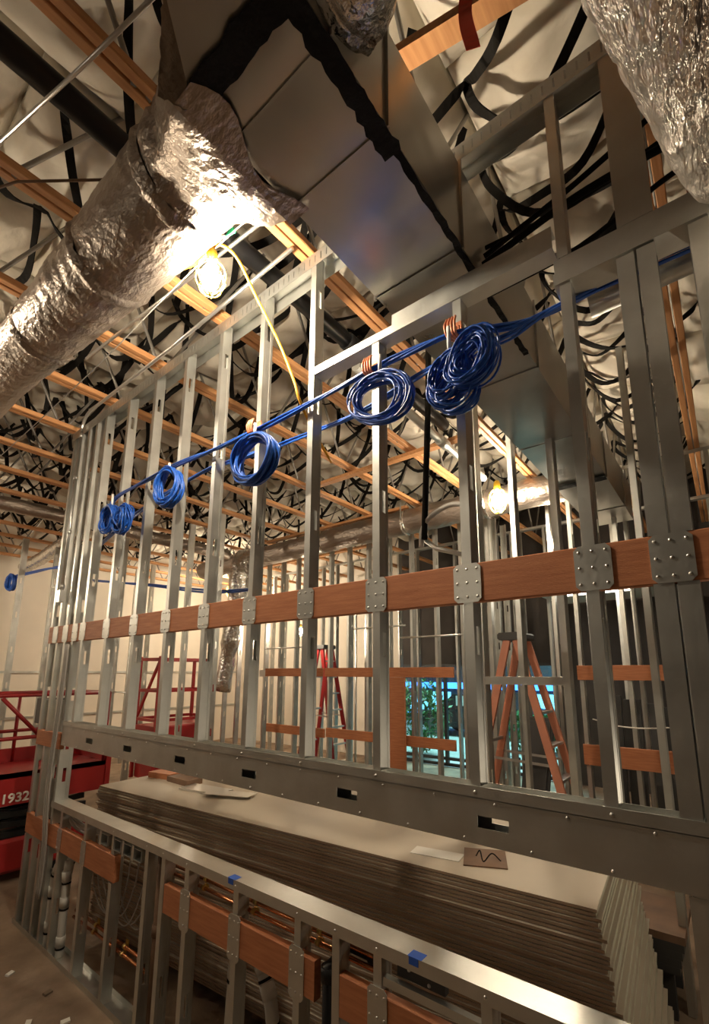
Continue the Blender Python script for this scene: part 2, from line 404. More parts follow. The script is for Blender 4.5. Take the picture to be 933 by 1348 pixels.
# white drain pipes
def drain(pts, label, bands, r=.026):
    o = thing('drain_pipe', label, 'pipe', (pts[0][0], pts[0][1], 0), 'white drain pipes')
    P = smooth(pts, 7); m = MB(); m.tube(P, r, 12); part(m, 'pipe', PVC, o)
    for t in bands:
        i = int(t*(len(P)-2)); a, b = P[i], P[i+1]; d = (b-a).normalized()
        m = MB(); m.tube([a-d*.006, a+d*.006], r+.003, 12); part(m, 'strap', BLACK, o)
        m = MB(); m.tube([a+d*.014, a+d*.075], r+.0045, 12); part(m, 'coupling', PVC, o)
Yp = WY+.045
drain([(-4.085, Yp, .0), (-4.085, Yp, .2), (-4.08, Yp, .39), (-4.06, Yp, .48), (-4.02, Yp+.03, .57), (-3.99, Yp+.065, .62)], 'white pipe slanting at its top, left of the far pair', [.1, .35, .6, .8])
drain([(-3.862, Yp, .0), (-3.862, Yp, .2), (-3.862, Yp, .42), (-3.868, Yp, .50), (-3.89, Yp+.02, .58), (-3.92, Yp+.07, .63)], 'white pipe standing straight, right of the far pair', [.08, .3, .52, .7, .85])
Yp = WY+.13
drain([(-2.09, Yp, .0), (-2.085, Yp, .3), (-2.07, Yp, .50), (-2.03, Yp, .60), (-1.965, Yp, .635), (-1.90, Yp, .60), (-1.83, Yp, .50), (-1.79, Yp, .38), (-1.78, Yp, .15), (-1.78, Yp, 0)],
      'white pipe bent into an arch in the near low wall', [.2, .35, .55, .66, .8], .03)
m = MB(); m.tube([(-2.65, WY+.045, 0), (-2.65, WY+.045, .93)], .022, 12); m.tube([(-2.65, WY+.045, .50), (-2.65, WY+.045, .56)], .027, 12)
solo(m, 'riser_pipe', BROWNB, 'dark brown vertical pipe between two close studs of the low wall', 'pipe')
o = thing('drain_elbow', 'black pipe with an elbow by the end of the copper pair', 'pipe', (-1.37, WY+.035, 0))
P = [(-1.37, WY+.035, 0), (-1.37, WY+.035, .79)] + arc((-1.31, WY+.11, .79), .06, 180, 90, 6) + [(-1.20, WY+.11, .85)]
part(MB().tube(P, .028, 12), 'pipe', BPIPE, o)
part(MB().tube([(-1.215, WY+.11, .85), (-1.15, WY+.11, .85)], .038, 14), 'hub', BPIPE, o)
part(MB().tube([(-1.37, WY+.035, .74), (-1.37, WY+.035, .79)], .034, 14), 'coupling', BPIPE, o)

# device boxes
for i, (x, l) in enumerate([(-3.26, 'leftmost'), (-3.085, 'second from left'), (-2.955, 'third from left'), (-2.835, 'rightmost')]):
    o = thing('device_box', 'open steel outlet box under the low wall track, %s of four' % l, 'box', (x, WY+.02, .845), 'outlet boxes')
    m = MB(); a, z0, z1 = .047, .845, .91; y0, y1 = WY-.004, WY+.055
    m.box(x-a, x+a, y0, y1, z0, z0+.003); m.box(x-a, x+a, y0, y1, z1-.003, z1); m.box(x-a, x-a+.003, y0, y1, z0, z1); m.box(x+a-.003, x+a, y0, y1, z0, z1); m.box(x-a, x+a, y1-.003, y1, z0, z1)
    part(m, 'shell', STEEL, o)
    m = MB(); m.box(x-a-.022, x-a-.001, y0+.001, y0+.004, z0-.01, z1+.01); m.screw(x-a-.012, y0+.001, z0+.01, .004); part(m, 'bracket', STEEL, o)
    m = MB(); m.box(x-a+.004, x+a-.004, y1-.02, y1-.004, z0+.004, z1-.004); part(m, 'dark_inside', DKGREY, o)  # dark slab that blackens the back of the open box
m = MB(); m.box(-1.09, -.72, WY+.005, WY+.009, .835, .862); m.box(-1.09, -.72, WY+.009, WY+.03, .858, .862)
solo(m, 'box_bracket', STEEL, 'flat steel bracket strip between studs near the lower right of the low wall', 'bracket')
o = thing('valve_box', 'dark valve box with a steel rim near the bottom of the low wall', 'box', (-.93, WY+.03, .70))
m = MB(); m.box(-1.05, -.86, WY+.035, WY+.06, .868, .925); part(m, 'body', DKGREY, o)
screws(o, [(-1.0, WY+.034, .90), (-.92, WY+.034, .88)], .007)
# cables in the low wall
def cable(pts, r, m_, label, name='cable', cat='cable', group=None, k=6, n=7):
    m = MB(); m.tube(smooth(pts, k), r, n); return solo(m, name, m_, label, cat, group)
for i in range(3):
    z = .90-.03*i
    cable([(-4.06+.04*i, WY+.05, .955-.02*i), (-3.95+.03*i, WY+.06, .90-.035*i), (-3.75+.04*i, WY+.07, .855-.02*i), (-3.5, WY+.075, .85+.012*i), (-3.31, WY+.06, .865+.012*i)], .011, GREYC,
          'grey flexible conduit sagging to the outlet boxes, %s one' % ('top', 'middle', 'bottom')[i], 'flexible_conduit', 'conduit', 'sagging conduits')
for i in range(6):
    x = -3.62+.07*i; dz = R.uniform(-.03, .03)
    cable([(x, WY+.085+.004*i, .84), (x+.03, WY+.09+.004*i, .60), (x+.10, WY+.10+.004*i, .46+dz), (x+.24, WY+.10+.004*i, .40+dz), (x+.36, WY+.095+.004*i, .47+dz), (x+.42+.02*i, WY+.09+.004*i, .66), (x+.44+.03*i, WY+.085+.004*i, .845)], .0045, GREYC,
          'thin grey wire hanging in a loop under the outlet boxes', 'hanging_wire', 'wire', 'looped grey wires')
for i in range(3):
    cable([(-4.21+.025*i, WY-.012, 2.14), (-4.20+.03*i, WY-.02, 1.75), (-4.235+.03*i, WY-.022, 1.25), (-4.24+.035*i, WY-.02, .95), (-4.20+.03*i, WY-.012, .60), (-4.22+.03*i, WY-.012, .30)], .007, GREYC,
          'grey cable running down the left end posts', 'riser_cable', 'cable', 'cables on the left end posts')

# ------------------------------------------------------------------ drywall stack
ang = math.radians(4.6)
ux, uy = -math.cos(ang), -math.sin(ang); vx, vy = -uy*-1, -ux
vx, vy = uy*1.0, -ux
def sheet_mesh(L, W, t, name):
    m = MB(); b = .0022
    prof = [(0, b), (b, 0), (W-b, 0), (W, b), (W, t-b*1.2), (W-.05, t), (.05, t), (0, t-b*1.2)]
    vs = [(0, p, q) for p, q in prof] + [(-L, p, q) for p, q in prof]
    n = 8; o = 0
    m.add(vs, [tuple(range(n))], 2); m.f.append([n+i for i in range(n)][::-1]); m.mi.append(2); m.sm.append(False)
    kinds = [1, 3, 1, 1, 0, 0, 0, 1]
    for i in range(n):
        j = (i+1) % n; m.f.append([i, n+i, n+j, j]); m.mi.append(kinds[i]); m.sm.append(False)
    return m
sm = sheet_mesh(3.6, 1.22, .0155, 'drywall')
NS = 58; base = .10
proto = None
for i in range(NS):
    k = NS-1-i                      # 0 = top
    z = base + i*.0161
    du = 0; f = k/NS
    du = .03*f + .10*f*f + R.uniform(-.008, .012) + (.012 if k % 5 in (0, 1) else 0) + (.018 if k > 8 else 0)
    if k in (0, 1): du = -.005*k
    dv = R.uniform(-.003, .003) - .02*math.sin(f*2.2) - (.006 if (k//7) % 2 else 0) - .05*max(0, f-.62)
    px = -.50 - ux*du + vx*dv; py = 2.08 - uy*du + vy*dv
    if proto is None:
        proto = bpy.data.objects.new('drywall_sheet', sm.mesh('drywall_sheet', [GYPTOP, GYPSIDE, GYPEND, GYPBACK], (0,0,0))); COL.objects.link(proto); o = proto
    else:
        o = proto.copy(); COL.objects.link(o)
    o.location = (px, py, z); o.rotation_euler = (0, 0, ang + R.uniform(-.003, .003))
    tag(o, 'topmost drywall sheet of the large stack under the header' if k == 0 else 'drywall sheet inside the large stack behind the low wall', 'drywall sheet', 'stacked drywall sheets')
def stk(a, b): return (-.50 + ux*a + vx*b, 2.08 + uy*a + vy*b)
ZT = base + NS*.0161 - .0003
for i, a in enumerate((.35, 1.8, 3.25)):
    x, y = stk(a, .61); m = MB()
    for q in range(3): m.obox((x, y, .016+.033*q), (ux*.06, uy*.06, 0), (vx*.55, vy*.55, 0), (0,0,.0155))
    solo(m, 'dunnage', BROWNB, 'wooden bearer under the drywall stack, %s from the right' % ORD[i], 'block', 'bearers under the stack')
def scrap(a, b, la, lb, h, m_, label, name, rot=0, z=ZT, cat='scrap'):
    x, y = stk(a, b); c, s_ = math.cos(ang+rot), math.sin(ang+rot)
    m = MB(); m.obox((x, y, z+h/2), (c*la/2, s_*la/2, 0), (-s_*lb/2, c*lb/2, 0), (0,0,h/2))
    return solo(m, name, m_, label, cat)
scrap(3.42, .46, .26, .12, .045, LUMB, 'pale wood offcut lying on the far end of the stack', 'wood_offcut', .1)
scrap(3.12, .44, .30, .14, .04, BROWNB, 'dark brown block beside the wood offcut on the stack', 'wood_block', -.1)
x, y = stk(2.75, .36); m = MB(); m.obox((x, y, ZT+.008), (.20, .03, 0), (-.012, .08, 0), (0,0,.007)); m.obox((x+.30, y-.0, ZT+.022), (.17, .07, 0), (-.02, .06, 0), (0,.003,.0012))
solo(m, 'metal_strip', ALU, 'bent white metal strip on the far half of the stack', 'strip')
scrap(.52, .24, .20, .22, .006, BROWNB, 'brown square scrap board with a wire loop on top sheet', 'scrap_board', .35)
scrap(.74, .17, .25, .10, .002, WHITE, 'flat whitish paper scrap beside the brown square on the sheet', 'paper_scrap', .1)
x, y = stk(.50, .20); cable([(x-.06, y+.02, ZT+.010), (x-.03, y, ZT+.045), (x, y-.03, ZT+.012), (x+.03, y, ZT+.045), (x+.06, y+.03, ZT+.010)], .003, BLACK, 'thin black wire loop lying on the brown square board', 'wire_loop', 'wire')
for i in range(5):
    m = MB(); m.obox((-.62+.01*i, 3.62, .2805+.0405*i), (.22, 0, 0), (0, .26, 0), (0, 0, .02)); 
    solo(m, 'plank_offcut', DKGREY if i < 4 else BROWNB, 'board in the small dark pile right of the drywall stack', 'board', 'small dark board pile')
m = MB(); m.box(-.80, -.44, 3.42, 3.47, 0, .26); m.box(-.80, -.44, 3.76, 3.81, 0, .26); m.box(-.64, -.60, 3.47, 3.76, .1, .14); solo(m, 'pile_trestle', DKGREY, 'low dark trestle under the small board pile', 'trestle')

# ------------------------------------------------------------------ roof trusses
TS = .8135
TX = [-1.66 - TS*k for k in range(-5, 13)]
Y0, Y1 = -3.0, 8.95
def make_truss():
    o = thing('roof_truss', 'open-web roof truss', 'truss', (0, 0, 4.27), 'open-web roof trusses')
    m = MB()
    for s in (-1, 1): m.bbox(s*.028-.0225, s*.028+.0225, Y0, Y1, 4.27, 4.315, .004)
    part(m, 'bottom_chord', CHORD, o)
    m = MB()
    for s in (-1, 1): m.bbox(s*.028-.0225, s*.028+.0225, Y0, Y1, 5.235, 5.28, .004)
    part(m, 'top_chord', CHORD, o)
    y = -.6; up = True
    while y < Y1-.6:
        a, b = (4.275, 5.27) if up else (5.27, 4.275)
        m = MB(); m.tube([(0, y+.03, a), (0, y+.05, a+(b-a)*.06), (0, y+.50, b-(b-a)*.06), (0, y+.52, b)], .0125, 7)
        part(m, 'web_tube', TUBE, o); y += .55; up = not up
    return o
tr = make_truss()
for i, x in enumerate(TX):
    o = tr if i == 0 else copy_tree(tr)
    o.location = (x, (i % 3)*.12 - .12, 4.27)
    d = {5: 'whose orange chord passes just left of the big rectangular duct', 6: 'crossing over the foil duct beside the lit bulb', 7: 'one bay left of the lit bulb', 8: 'second bay left of the lit bulb'}.get(i)
    o['label'] = 'open-web truss %s' % d if d else ('open-web truss hidden above the rectangular duct and right side' if i < 5 else 'open-web truss with orange chord far over the left end of the room')

# bridging boards between the chords
for i, (x0, x1, y, l) in enumerate([(-3.98, -1.75, 3.95, 'nearer'), (-6.4, -3.4, 5.3, 'middle'), (-8.9, -5.0, 6.6, 'farther')]):
    m = MB(); m.bbox(x0, x1, y, y+.085, 4.229, 4.2695, .004)
    solo(m, 'bridging_board', CHORD, 'orange bridging board crossing under the chords behind the wall, %s one' % l, 'board', 'bridging boards')
m = MB(); m.bar((-.76, 1.16, 4.232), (.0, 1.313, 4.232), .075, .04); solo(m, 'blocking_brace', CHORD, 'pale wood brace right of the big duct near the red tape', 'board')
m = MB(); m.bar((.12, 2.35, 4.22), (.10, 2.35, 2.6), .05, .09); solo(m, 'hanging_post', LUMB, 'dark red upright board behind the right end posts', 'board')

# insulation pillows between trusses
def batt(seed, L, W):
    r = random.Random(seed); m = MB(); nx, ny = 12, 18; vs = []
    ph = r.uniform(0, 9); nb = 2
    for j in range(ny+1):
        for i in range(nx+1):
            u, v = i/nx, j/ny
            bul = (abs(math.sin(PI*u))**.55) * (abs(math.sin(PI*v))**.5)
            n = noise.noise((u*2.1+ph, v*3.2, seed*1.7))*.09 + noise.noise((u*6+ph, v*8, seed*.7))*.025
            crease = -.07*math.exp(-((u-.5+.25*math.sin(v*5+ph))/.06)**2)
            vs.append((-W/2+W*u, -L/2+L*v, -.22*bul - n*bul - crease*bul))
    n1 = len(vs)
    vs += [(-W/2, -L/2, .12), (W/2, -L/2, .12), (W/2, L/2, .12), (-W/2, L/2, .12)]
    fs = [(j*(nx+1)+i, (j+1)*(nx+1)+i, (j+1)*(nx+1)+i+1, j*(nx+1)+i+1) for j in range(ny) for i in range(nx)]
    m.add(vs, fs, 0, True)
    c = (0, nx, (ny+1)*(nx+1)-1, ny*(nx+1))
    m.add([], [], 0)
    a, b, c_, d = c
    m.f += [[i for i in range(nx+1)] + [n1+1, n1], [n1+3, n1+2] + [ny*(nx+1)+i for i in range(nx, -1, -1)], [n1, n1+1, n1+2, n1+3]]
    m.f += [[n1, n1+3] + [j*(nx+1) for j in range(ny, -1, -1)], [j*(nx+1)+nx for j in range(ny+1)] + [n1+2, n1+1]]
    m.mi += [0]*5; m.sm += [False]*5
    return m.mesh('insulation_batt', INSUL, (0,0,0))
BM = [batt(s, 1.0, TS-.03) for s in range(6)]
first = True
for bi, x in enumerate(TX[:-1]):
    for j in range(11):
        y = -.9 + .9*j + (bi % 2)*.4
        if x - TS/2 > .9 and (j < 1 or j > 4): continue
        o = bpy.data.objects.new('insulation_batt', BM[R.randrange(6)]); COL.objects.link(o)
        o.location = (x-TS/2, y, 5.08+R.uniform(-.05, .05)); o.rotation_euler = (0, 0, R.choice((0, PI)))
        o.scale = (1, .9, R.uniform(.85, 1.2))
        tag(o, 'cream insulation batt bulging between the roof trusses', 'insulation', 'insulation batts between the trusses')

# black straps under the insulation
def strap(seed):
    r = random.Random(100+seed); pts = []
    W = TS; y = 0
    ylen = r.uniform(.28, .5)
    pts = [(0, 0, -.02), (-.10*W, .06, -.14), (-.35*W, .16, -.26-r.uniform(0, .08)), (-.65*W, ylen*.6, -.27-r.uniform(0, .10)), (-.9*W, ylen*.9, -.13), (-W, ylen, -.04),
           (-.97*W, ylen+.08, -.16), (-.72*W, ylen+.2, -.3-r.uniform(0, .1)), (-.38*W, ylen*1.6+.1, -.25-r.uniform(0, .05)), (-.08*W, ylen*2, -.14), (0, ylen*2+.05, -.03)]
    P = smooth(pts, 5); m = MB(); N = len(P); hw = .023; th = .004; vs = []
    for i, p in enumerate(P):
        t = (P[min(i+1, N-1)]-P[max(i-1, 0)]).normalized(); s_ = t.cross(Vector((.2, .15, 1))).normalized(); n = s_.cross(t)
        ca = math.sin(i*.35+seed)*.5; s2 = s_*math.cos(ca)+n*math.sin(ca); n2 = n*math.cos(ca)-s_*math.sin(ca)
        vs += [p+s2*hw+n2*th, p-s2*hw+n2*th, p-s2*hw-n2*th, p+s2*hw-n2*th]
    fs = [(i*4+k, i*4+(k+1)%4, i*4+4+(k+1)%4, i*4+4+k) for i in range(N-1) for k in range(4)]
    m.add(vs, fs, 0, False); return m.mesh('insulation_strap', BLACK, (0,0,0))
SMs = [strap(s) for s in range(8)]
cnt = 0
for bi, x in enumerate(TX[:-1]):
    if x > .3: continue
    y = .1 + (bi % 3)*.2
    while y < 7.3:
        o = bpy.data.objects.new('insulation_strap', SMs[R.randrange(8)]); COL.objects.link(o)
        o.location = (x-.01, y, 4.98+R.uniform(-.03, .05)); o.rotation_euler = (R.uniform(-.08, .08), R.uniform(-.05, .05), R.uniform(-.25, .25))
        tag(o, 'black strap looping under the cream insulation between roof trusses', 'strap', 'black insulation straps'); cnt += 1
        y += R.uniform(.30, .44) if (y < 2.2 and x < -1) else (R.uniform(.42, .62) if y < 5 else .75)

# ------------------------------------------------------------------ ducts
def nrm(seed, amp, s):
    def f(p): return amp*(noise.noise((p[0]*s+seed, p[1]*s, p[2]*s)) + .5*noise.noise((p[0]*s*2.6, p[1]*s*2.6+seed, p[2]*s*2.6)))
    return f
def foilduct(pts, r, n=28, seed=0, amp=.014, s=9, aniso=1.0, step=.03, rib=0.0):
    P = [Vector(p) for p in pts]; out = []; rr = []
    rs = r if isinstance(r, (list, tuple)) else [r]*len(P)
    for i in range(len(P)-1):
        k = max(1, int((P[i+1]-P[i]).length/step))
        for j in range(k): out.append(P[i].lerp(P[i+1], j/k)); rr.append(rs[i]+(rs[i+1]-rs[i])*j/k)
    out.append(P[-1]); rr.append(rs[-1])
    f = nrm(seed, amp, s)
    def rf(i, a):
        p = out[i]; q = (p.x*aniso+math.cos(a)*rr[i], p.y*aniso+math.sin(a)*rr[i], p.z*aniso+math.sin(a*2)*.1)
        w_ = .006*math.sin(i*step*70+math.sin(a*3+seed))*rib
        return f(q)+w_
    m = MB(); m.tube(out, rr, n, rf=rf); return m
DY = .80; DZ = 3.97
o = thing('round_duct', 'large brown foil-wrapped round duct behind the lit caged bulb', 'duct', (-5, DY, DZ-.2))
part(foilduct([(-11.5, .75, DZ), (-3.8, .755, DZ), (-1.9, .81, DZ), (-1.45, .81, DZ)], [.148, .152, .214, .214], 32, 3, .009, 6, rib=.4), 'duct_run', FOIL, o)
# boot from round to the rectangular duct
m = MB(); ns = 14; n = 40; vs = []; f = nrm(8, .03, 11)
for i in range(ns+1):
    t = i/ns; x = -1.56 + .49*t; e = t*t*(3-2*t)
    cy, cz = DY+(.735-DY)*e, DZ+(3.755-DZ)*e
    for k in range(n):
        a = 2*PI*k/n; c, s_ = math.cos(a), math.sin(a)
        q = max(abs(c), abs(s_)); cr = .215+.015*t
        ry, rz = (c*cr, s_*cr); sy, sz = c/q*.215, s_/q*.20
        p = (x, cy+ry*(1-e)+sy*e, cz+rz*(1-e)+sz*e)
        d = f(p)*(1 if 0 < i < ns else .4)
        ln = math.hypot(p[1]-cy, p[2]-cz); 
        vs.append((p[0]+d*.4, p[1]+(p[1]-cy)/ln*d, p[2]+(p[2]-cz)/ln*d))
m.add(vs, [(i*n+k, i*n+(k+1)%n, (i+1)*n+(k+1)%n, (i+1)*n+k) for i in range(ns) for k in range(n)], 0, True)
part(m, 'duct_boot', FOIL, o)
for i, x in enumerate((-1.62, -2.25, -3.1)):
    m = MB(); f = nrm(20+i, .014, 14)
    ro = .214 if x > -1.9 else .214-(-1.9-x)/1.9*.062; yc = .81-max(0, -1.9-x)/1.9*.055
    pts = [(x-.04+.02*j, yc, DZ) for j in range(5)]
    m.tube(pts, [ro+.001, ro+.008, ro+.012, ro+.008, ro+.001], 36, False, rf=lambda q, a, x=x: f((math.cos(a)*.6, math.sin(a)*.6, q*.2+x))); part(m, 'wrap_band', FOIL, o)
def crumple(nx, ny, fn, th=.003):
    m = MB(); vs = [fn(i/nx, j/ny) for j in range(ny+1) for i in range(nx+1)]
    w_ = nx+1; n1 = len(vs)
    vs2 = [(a, b, c+th) for a, b, c in vs]
    fs = [(j*w_+i, (j+1)*w_+i, (j+1)*w_+i+1, j*w_+i+1) for j in range(ny) for i in range(nx)]
    m.add(vs+vs2, fs + [tuple(q+n1 for q in g[::-1]) for g in fs], 0, True); return m
f1 = nrm(31, .022, 13)
part(crumple(14, 14, lambda u, v: (-1.10+.04*u+.10*u*(math.sin(v*7.5)*.5+.5)*(1-.4*v), .50+.46*v, 3.548-abs(f1((u*.3, v*.5, 2)))*(.3+u*0)-.004)), 'foil_flap', FOIL, o)
f2 = nrm(37, .03, 12)
part(crumple(8, 16, lambda u, v: (-1.078-.035*u+f2((u, v, 1))*.4, .53-.07*u-.02*v+f2((v, u, 5))*.4, 3.54+.44*v)), 'foil_flap', FOIL, o)

rd = thing('rectangular_duct', 'big rectangular sheet-metal duct overhead with black sealed seams', 'duct', (-.85, 2.5, 3.56))
xa, xb, za, zb = -1.06, -.645, 3.56, 3.96
secs = [-1.2, .18, .53, .672, .928, 1.44, 2.35, 3.25, 4.15, 5.05, 5.6]
m = MB(); f = nrm(5, .006, 3)
for a, b in zip(secs[:-1], secs[1:]):
    nx, ny = 8, 8
    for side in range(4):
        vs = []
        for j in range(ny+1):
            for i in range(nx+1):
                u, v = i/nx, j/ny; y = a+(b-a)*v; d = math.sin(PI*u)*math.sin(PI*v)
                wob = d*(.006+f((u*2, y*2, side)))
                tp = max(0, min(1, (.53-y)/.35))*.32*(1 if side else 1)
                xl = xa+tp; p = [(xl+(xb-xl)*u, y, za-wob), (xb+wob, y, za+(zb-za)*u), (xb-(xb-xl)*u, y, zb+wob), (xl-wob, y, zb-(zb-za)*u)][side]
                vs.append(p)
        m.add(vs, [(j*(nx+1)+i, j*(nx+1)+i+1, (j+1)*(nx+1)+i+1, (j+1)*(nx+1)+i)[::-1] for j in range(ny) for i in range(nx)], 0, True)
m.box(xa, xb, 5.598, 5.6, za, zb); m.box(xa+.32, xb, -1.2, -1.198, za, zb)
part(m, 'duct_body', DUCT, rd)
for y in secs[2:-1]:
    m = MB(); t = .004
    m.box(xa-.006, xb+.006, y-t, y+t, za-.007, za-.001); m.box(xb+.001, xb+.012, y-t, y+t, za-.012, zb+.01); m.box(xa-.012, xa-.001, y-t, y+t, za-.012, zb+.01)
    part(m, 'seam_flange', DUCT, rd)
f3 = nrm(44, .012, 18)
def mast(x0, x1, y0, y1, wx=0, wy=0):
    nx, ny = (16, 4) if (x1-x0) > (y1-y0) else (4, 40)
    return crumple(nx, ny, lambda u, v: (x0+(x1-x0)*u + (f3((u, v*3, 3))*(wx) if 0 < v < 1 else 0), y0+(y1-y0)*v + f3((u*3, v, 7))*wy, za-.0155+f3((u*3, v*9, 1))*.15), .002)
part(mast(xa+.0, xb, .50, .575, 0, 1), 'sealant_band', MASTIC, rd, 'black sealant smear')
part(mast(xb-.055, xb+.006, .05, 1.0, 1.2, 0), 'sealant_band', MASTIC, rd, 'black sealant smear')
part(mast(xb-.022, xb+.004, 1.0, 2.2, .8, 0), 'sealant_band', MASTIC, rd, 'black sealant smear')
part(mast(xa, xb, 4.10, 4.2, 0, .6), 'sealant_band', MASTIC, rd, 'black sealant smear')

o = thing('foil_elbow', 'crumpled silver foil duct stub at the top right edge of the rectangular duct', 'duct', (-.55, .6, 3.6))
part(foilduct(smooth([(-.62, .69, 3.70), (-.55, .67, 3.70), (-.48, .58, 3.71), (-.45, .42, 3.73), (-.44, .15, 3.76), (-.44, -.4, 3.8)], 4), .118, 26, 12, .024, 12), 'elbow', FOILS, o)
part(foilduct([(-.635, .69, 3.70), (-.60, .685, 3.70)], .132, 26, 15, .02, 14, step=.01), 'collar', FOILS, o)

# big foil duct at the top right
d = Vector((.233, .972, 0)); e = Vector((.972, -.233, 0)); ax0 = e*-.127 + Vector((0, 0, 3.24))
o = thing('flexible_duct', 'close crinkled silver foil duct across the top right corner', 'duct', tuple(ax0 + d*.7 - Vector((0,0,.15))))
pt = [ax0 + d*t for t in (-1.0, 0, .5, 1.0, 1.30)]
part(foilduct(pt + [ax0+d*1.36+Vector((.05, 0, .02)), ax0+d*1.38+Vector((.14, -.02, .05)), ax0+d*1.36+Vector((.35, -.06, .10)), ax0+d*1.36+Vector((1.2, -.1, .2))], .143, 44, 21, .0042, 26, step=.014, rib=.2), 'duct_run', FOILN, o)
# background ducts
BD = 5.35
o = thing('round_duct', 'foil-wrapped round duct crossing the background behind the wall belt', 'duct', (-4, BD, 3.87))
part(foilduct([(-8.4, BD, 3.98), (-4, BD, 4.03), (-1.08, BD, 4.03)], .175, 24, 41, .012, 7, step=.06, rib=.3), 'duct_run', FOIL, o)
for x in (-6.6, -5.0, -3.4, -2.2):
    part(foilduct([(x-.03, BD, 4.02), (x+.03, BD, 4.02)], .186, 24, int(x*7), .01, 14, step=.03), 'wrap_band', FOILS, o)
    part(MB().box(x-.012, x+.012, BD-.19, BD-.187, 4.03, 4.268).box(x-.012, x+.012, BD+.187, BD+.19, 4.03, 4.268), 'hanger_strap', STEELF, o)
o = thing('flexible_duct', 'silver flexible duct drooping from the background duct down past the blocking', 'duct', (-7.0, 5.0, 1.6))
part(foilduct(smooth([(-6.85, 5.25, 4.0), (-6.75, 5.05, 3.85), (-6.72, 5.0, 3.5), (-6.80, 5.0, 2.9), (-6.92, 5.0, 2.3), (-7.05, 5.0, 1.6)], 6), [.19]*8+[.18]*8+[.16]*8+[.13]*7, 20, 52, .03, 10, step=1), 'duct_run', FOILS, o)
o = thing('round_duct', 'dull silver round duct at the left edge, below the orange chords', 'duct', (-7.1, 2, 3.85))
part(foilduct([(-7.05, -.5, 4.02), (-7.12, 5.0, 4.06)], .09, 24, 61, .010, 7, step=.06, rib=.3), 'duct_run', FOIL, o)
o = thing('flexible_duct', 'short pale flexible duct sloping at the far left edge', 'duct', (-9.5, 3, 3.9))
part(foilduct([(-10.9, 2.95, 3.98), (-10.2, 3.0, 4.05), (-9.2, 3.05, 4.23), (-8.8, 3.1, 4.3)], .11, 18, 71, .012, 12, step=.05, rib=1), 'duct_run', FOILS, o)

# ------------------------------------------------------------------ pipes and conduits overhead
o = thing('sprinkler_pipe', 'thick black steel pipe passing over the foil duct', 'pipe', (-2.02, 2, 4.37))
part(MB().tube([(-2.02, -2.9, 4.39), (-2.02, 3.9, 4.39)], .057, 20), 'pipe', BPIPE, o)
part(MB().tube([(-2.02, .74, 4.39), (-2.02, .86, 4.39)], .068, 20), 'coupling', BPIPE, o)
part(MB().tube([(-2.02, 2.35, 4.39), (-2.02, 2.45, 4.39)], .066, 20), 'coupling', BPIPE, o)
o = thing('galvanised_pipe', 'galvanised pipe running away behind the coils, left of the rectangular duct', 'pipe', (-1.9, 4, 4.1))
part(MB().tube([(-1.88, 2.3, 4.08), (-1.96, 4.7, 4.08)], .038, 14), 'pipe', STEELF, o)
part(MB().tube([(-1.925, 3.6, 4.08), (-1.93, 3.75, 4.08)], .05, 14), 'coupling', STEELF, o)
for y in (2.6, 4.4): part(MB().box(-1.915, -1.90, y, y+.02, 4.115, 4.269), 'hanger_strap', STEELF, o)
m = MB(); m.tube([(-2.30, .31, 4.21), (-1.70, .425, 4.2), (-1.25, .505, 4.2)], .008, 8); solo(m, 'threaded_rod', ALU, 'thin bright rod crossing under the chord at the top left', 'rod')
m = MB(); m.tube([(-3.2, .1, 4.235), (-2.45, .42, 4.235), (-2.0, .75, 4.235)], .006, 8); solo(m, 'thin_rod', BROWNB, 'thin rusty rod under the insulation at the left edge', 'rod')
P = [(-4.40, WY-.025, 2.6), (-4.40, WY-.025, 4.06)] + [tuple(q) for q in arc((-4.25, WY-.025, 4.06), .15, 180, 90, 7)] + [(-2.9, WY-.025, 4.21), (-1.66, WY-.03, 4.235)]
o = thing('conduit', 'bent steel conduit up the left posts and along the wall top', 'conduit', (-4.4, WY-.025, 2.6))
part(MB().tube(P, .0125, 10), 'tube', ALU, o)
for z in (2.62, 3.1, 3.6, 4.0): part(MB().tube([(-4.40, WY-.025, z), (-4.40, WY-.025, z+.03)], .017, 10), 'coupling', ALU, o)
part(MB().box(-4.43, -4.37, WY-.05, WY-.004, 2.50, 2.60), 'junction_box', ALU, o)
m = MB(); m.tube([(-3.6, 1.18, 4.258), (-1.3, 1.30, 4.258)], .011, 8); solo(m, 'conduit', ALU, 'straight steel conduit crossing under the chords beside the lit bulb', 'conduit')
m = MB(); m.tube(smooth([(-1.25, 2.25, 4.2), (-1.25, 2.22, 3.6), (-1.27, 2.2, 3.0), (-1.29, 2.2, 2.66)], 5), .018, 10)
solo(m, 'hanging_cable', BLACK, 'thick black cable hanging straight down beside the large coils', 'cable')
cable([(-1.0, 2.2, 2.80), (-1.12, 2.2, 2.83), (-1.24, 2.2, 2.79), (-1.30, 2.2, 2.72), (-1.31, 2.2, 2.62)], .015, GREYC, 'grey flexible conduit arching beside the black hanging cable', 'flexible_conduit', 'conduit')
m = MB(); m.tube([(-1.29, 2.22, 2.66), (-1.22, 2.22, 2.60), (-1.05, 2.23, 2.54)], .014, 8); solo(m, 'conduit_stub', ALU, 'short angled steel conduit below the grey arch', 'conduit')
m = MB(); m.tube(smooth([(.105, 1.30, 3.05), (.085, 1.32, 2.85), (.10, 1.33, 2.7), (.14, 1.34, 2.5)], 5), .006, 8); solo(m, 'hanging_wire', GREYC, 'pale wire dangling at the right edge by the end post', 'wire')
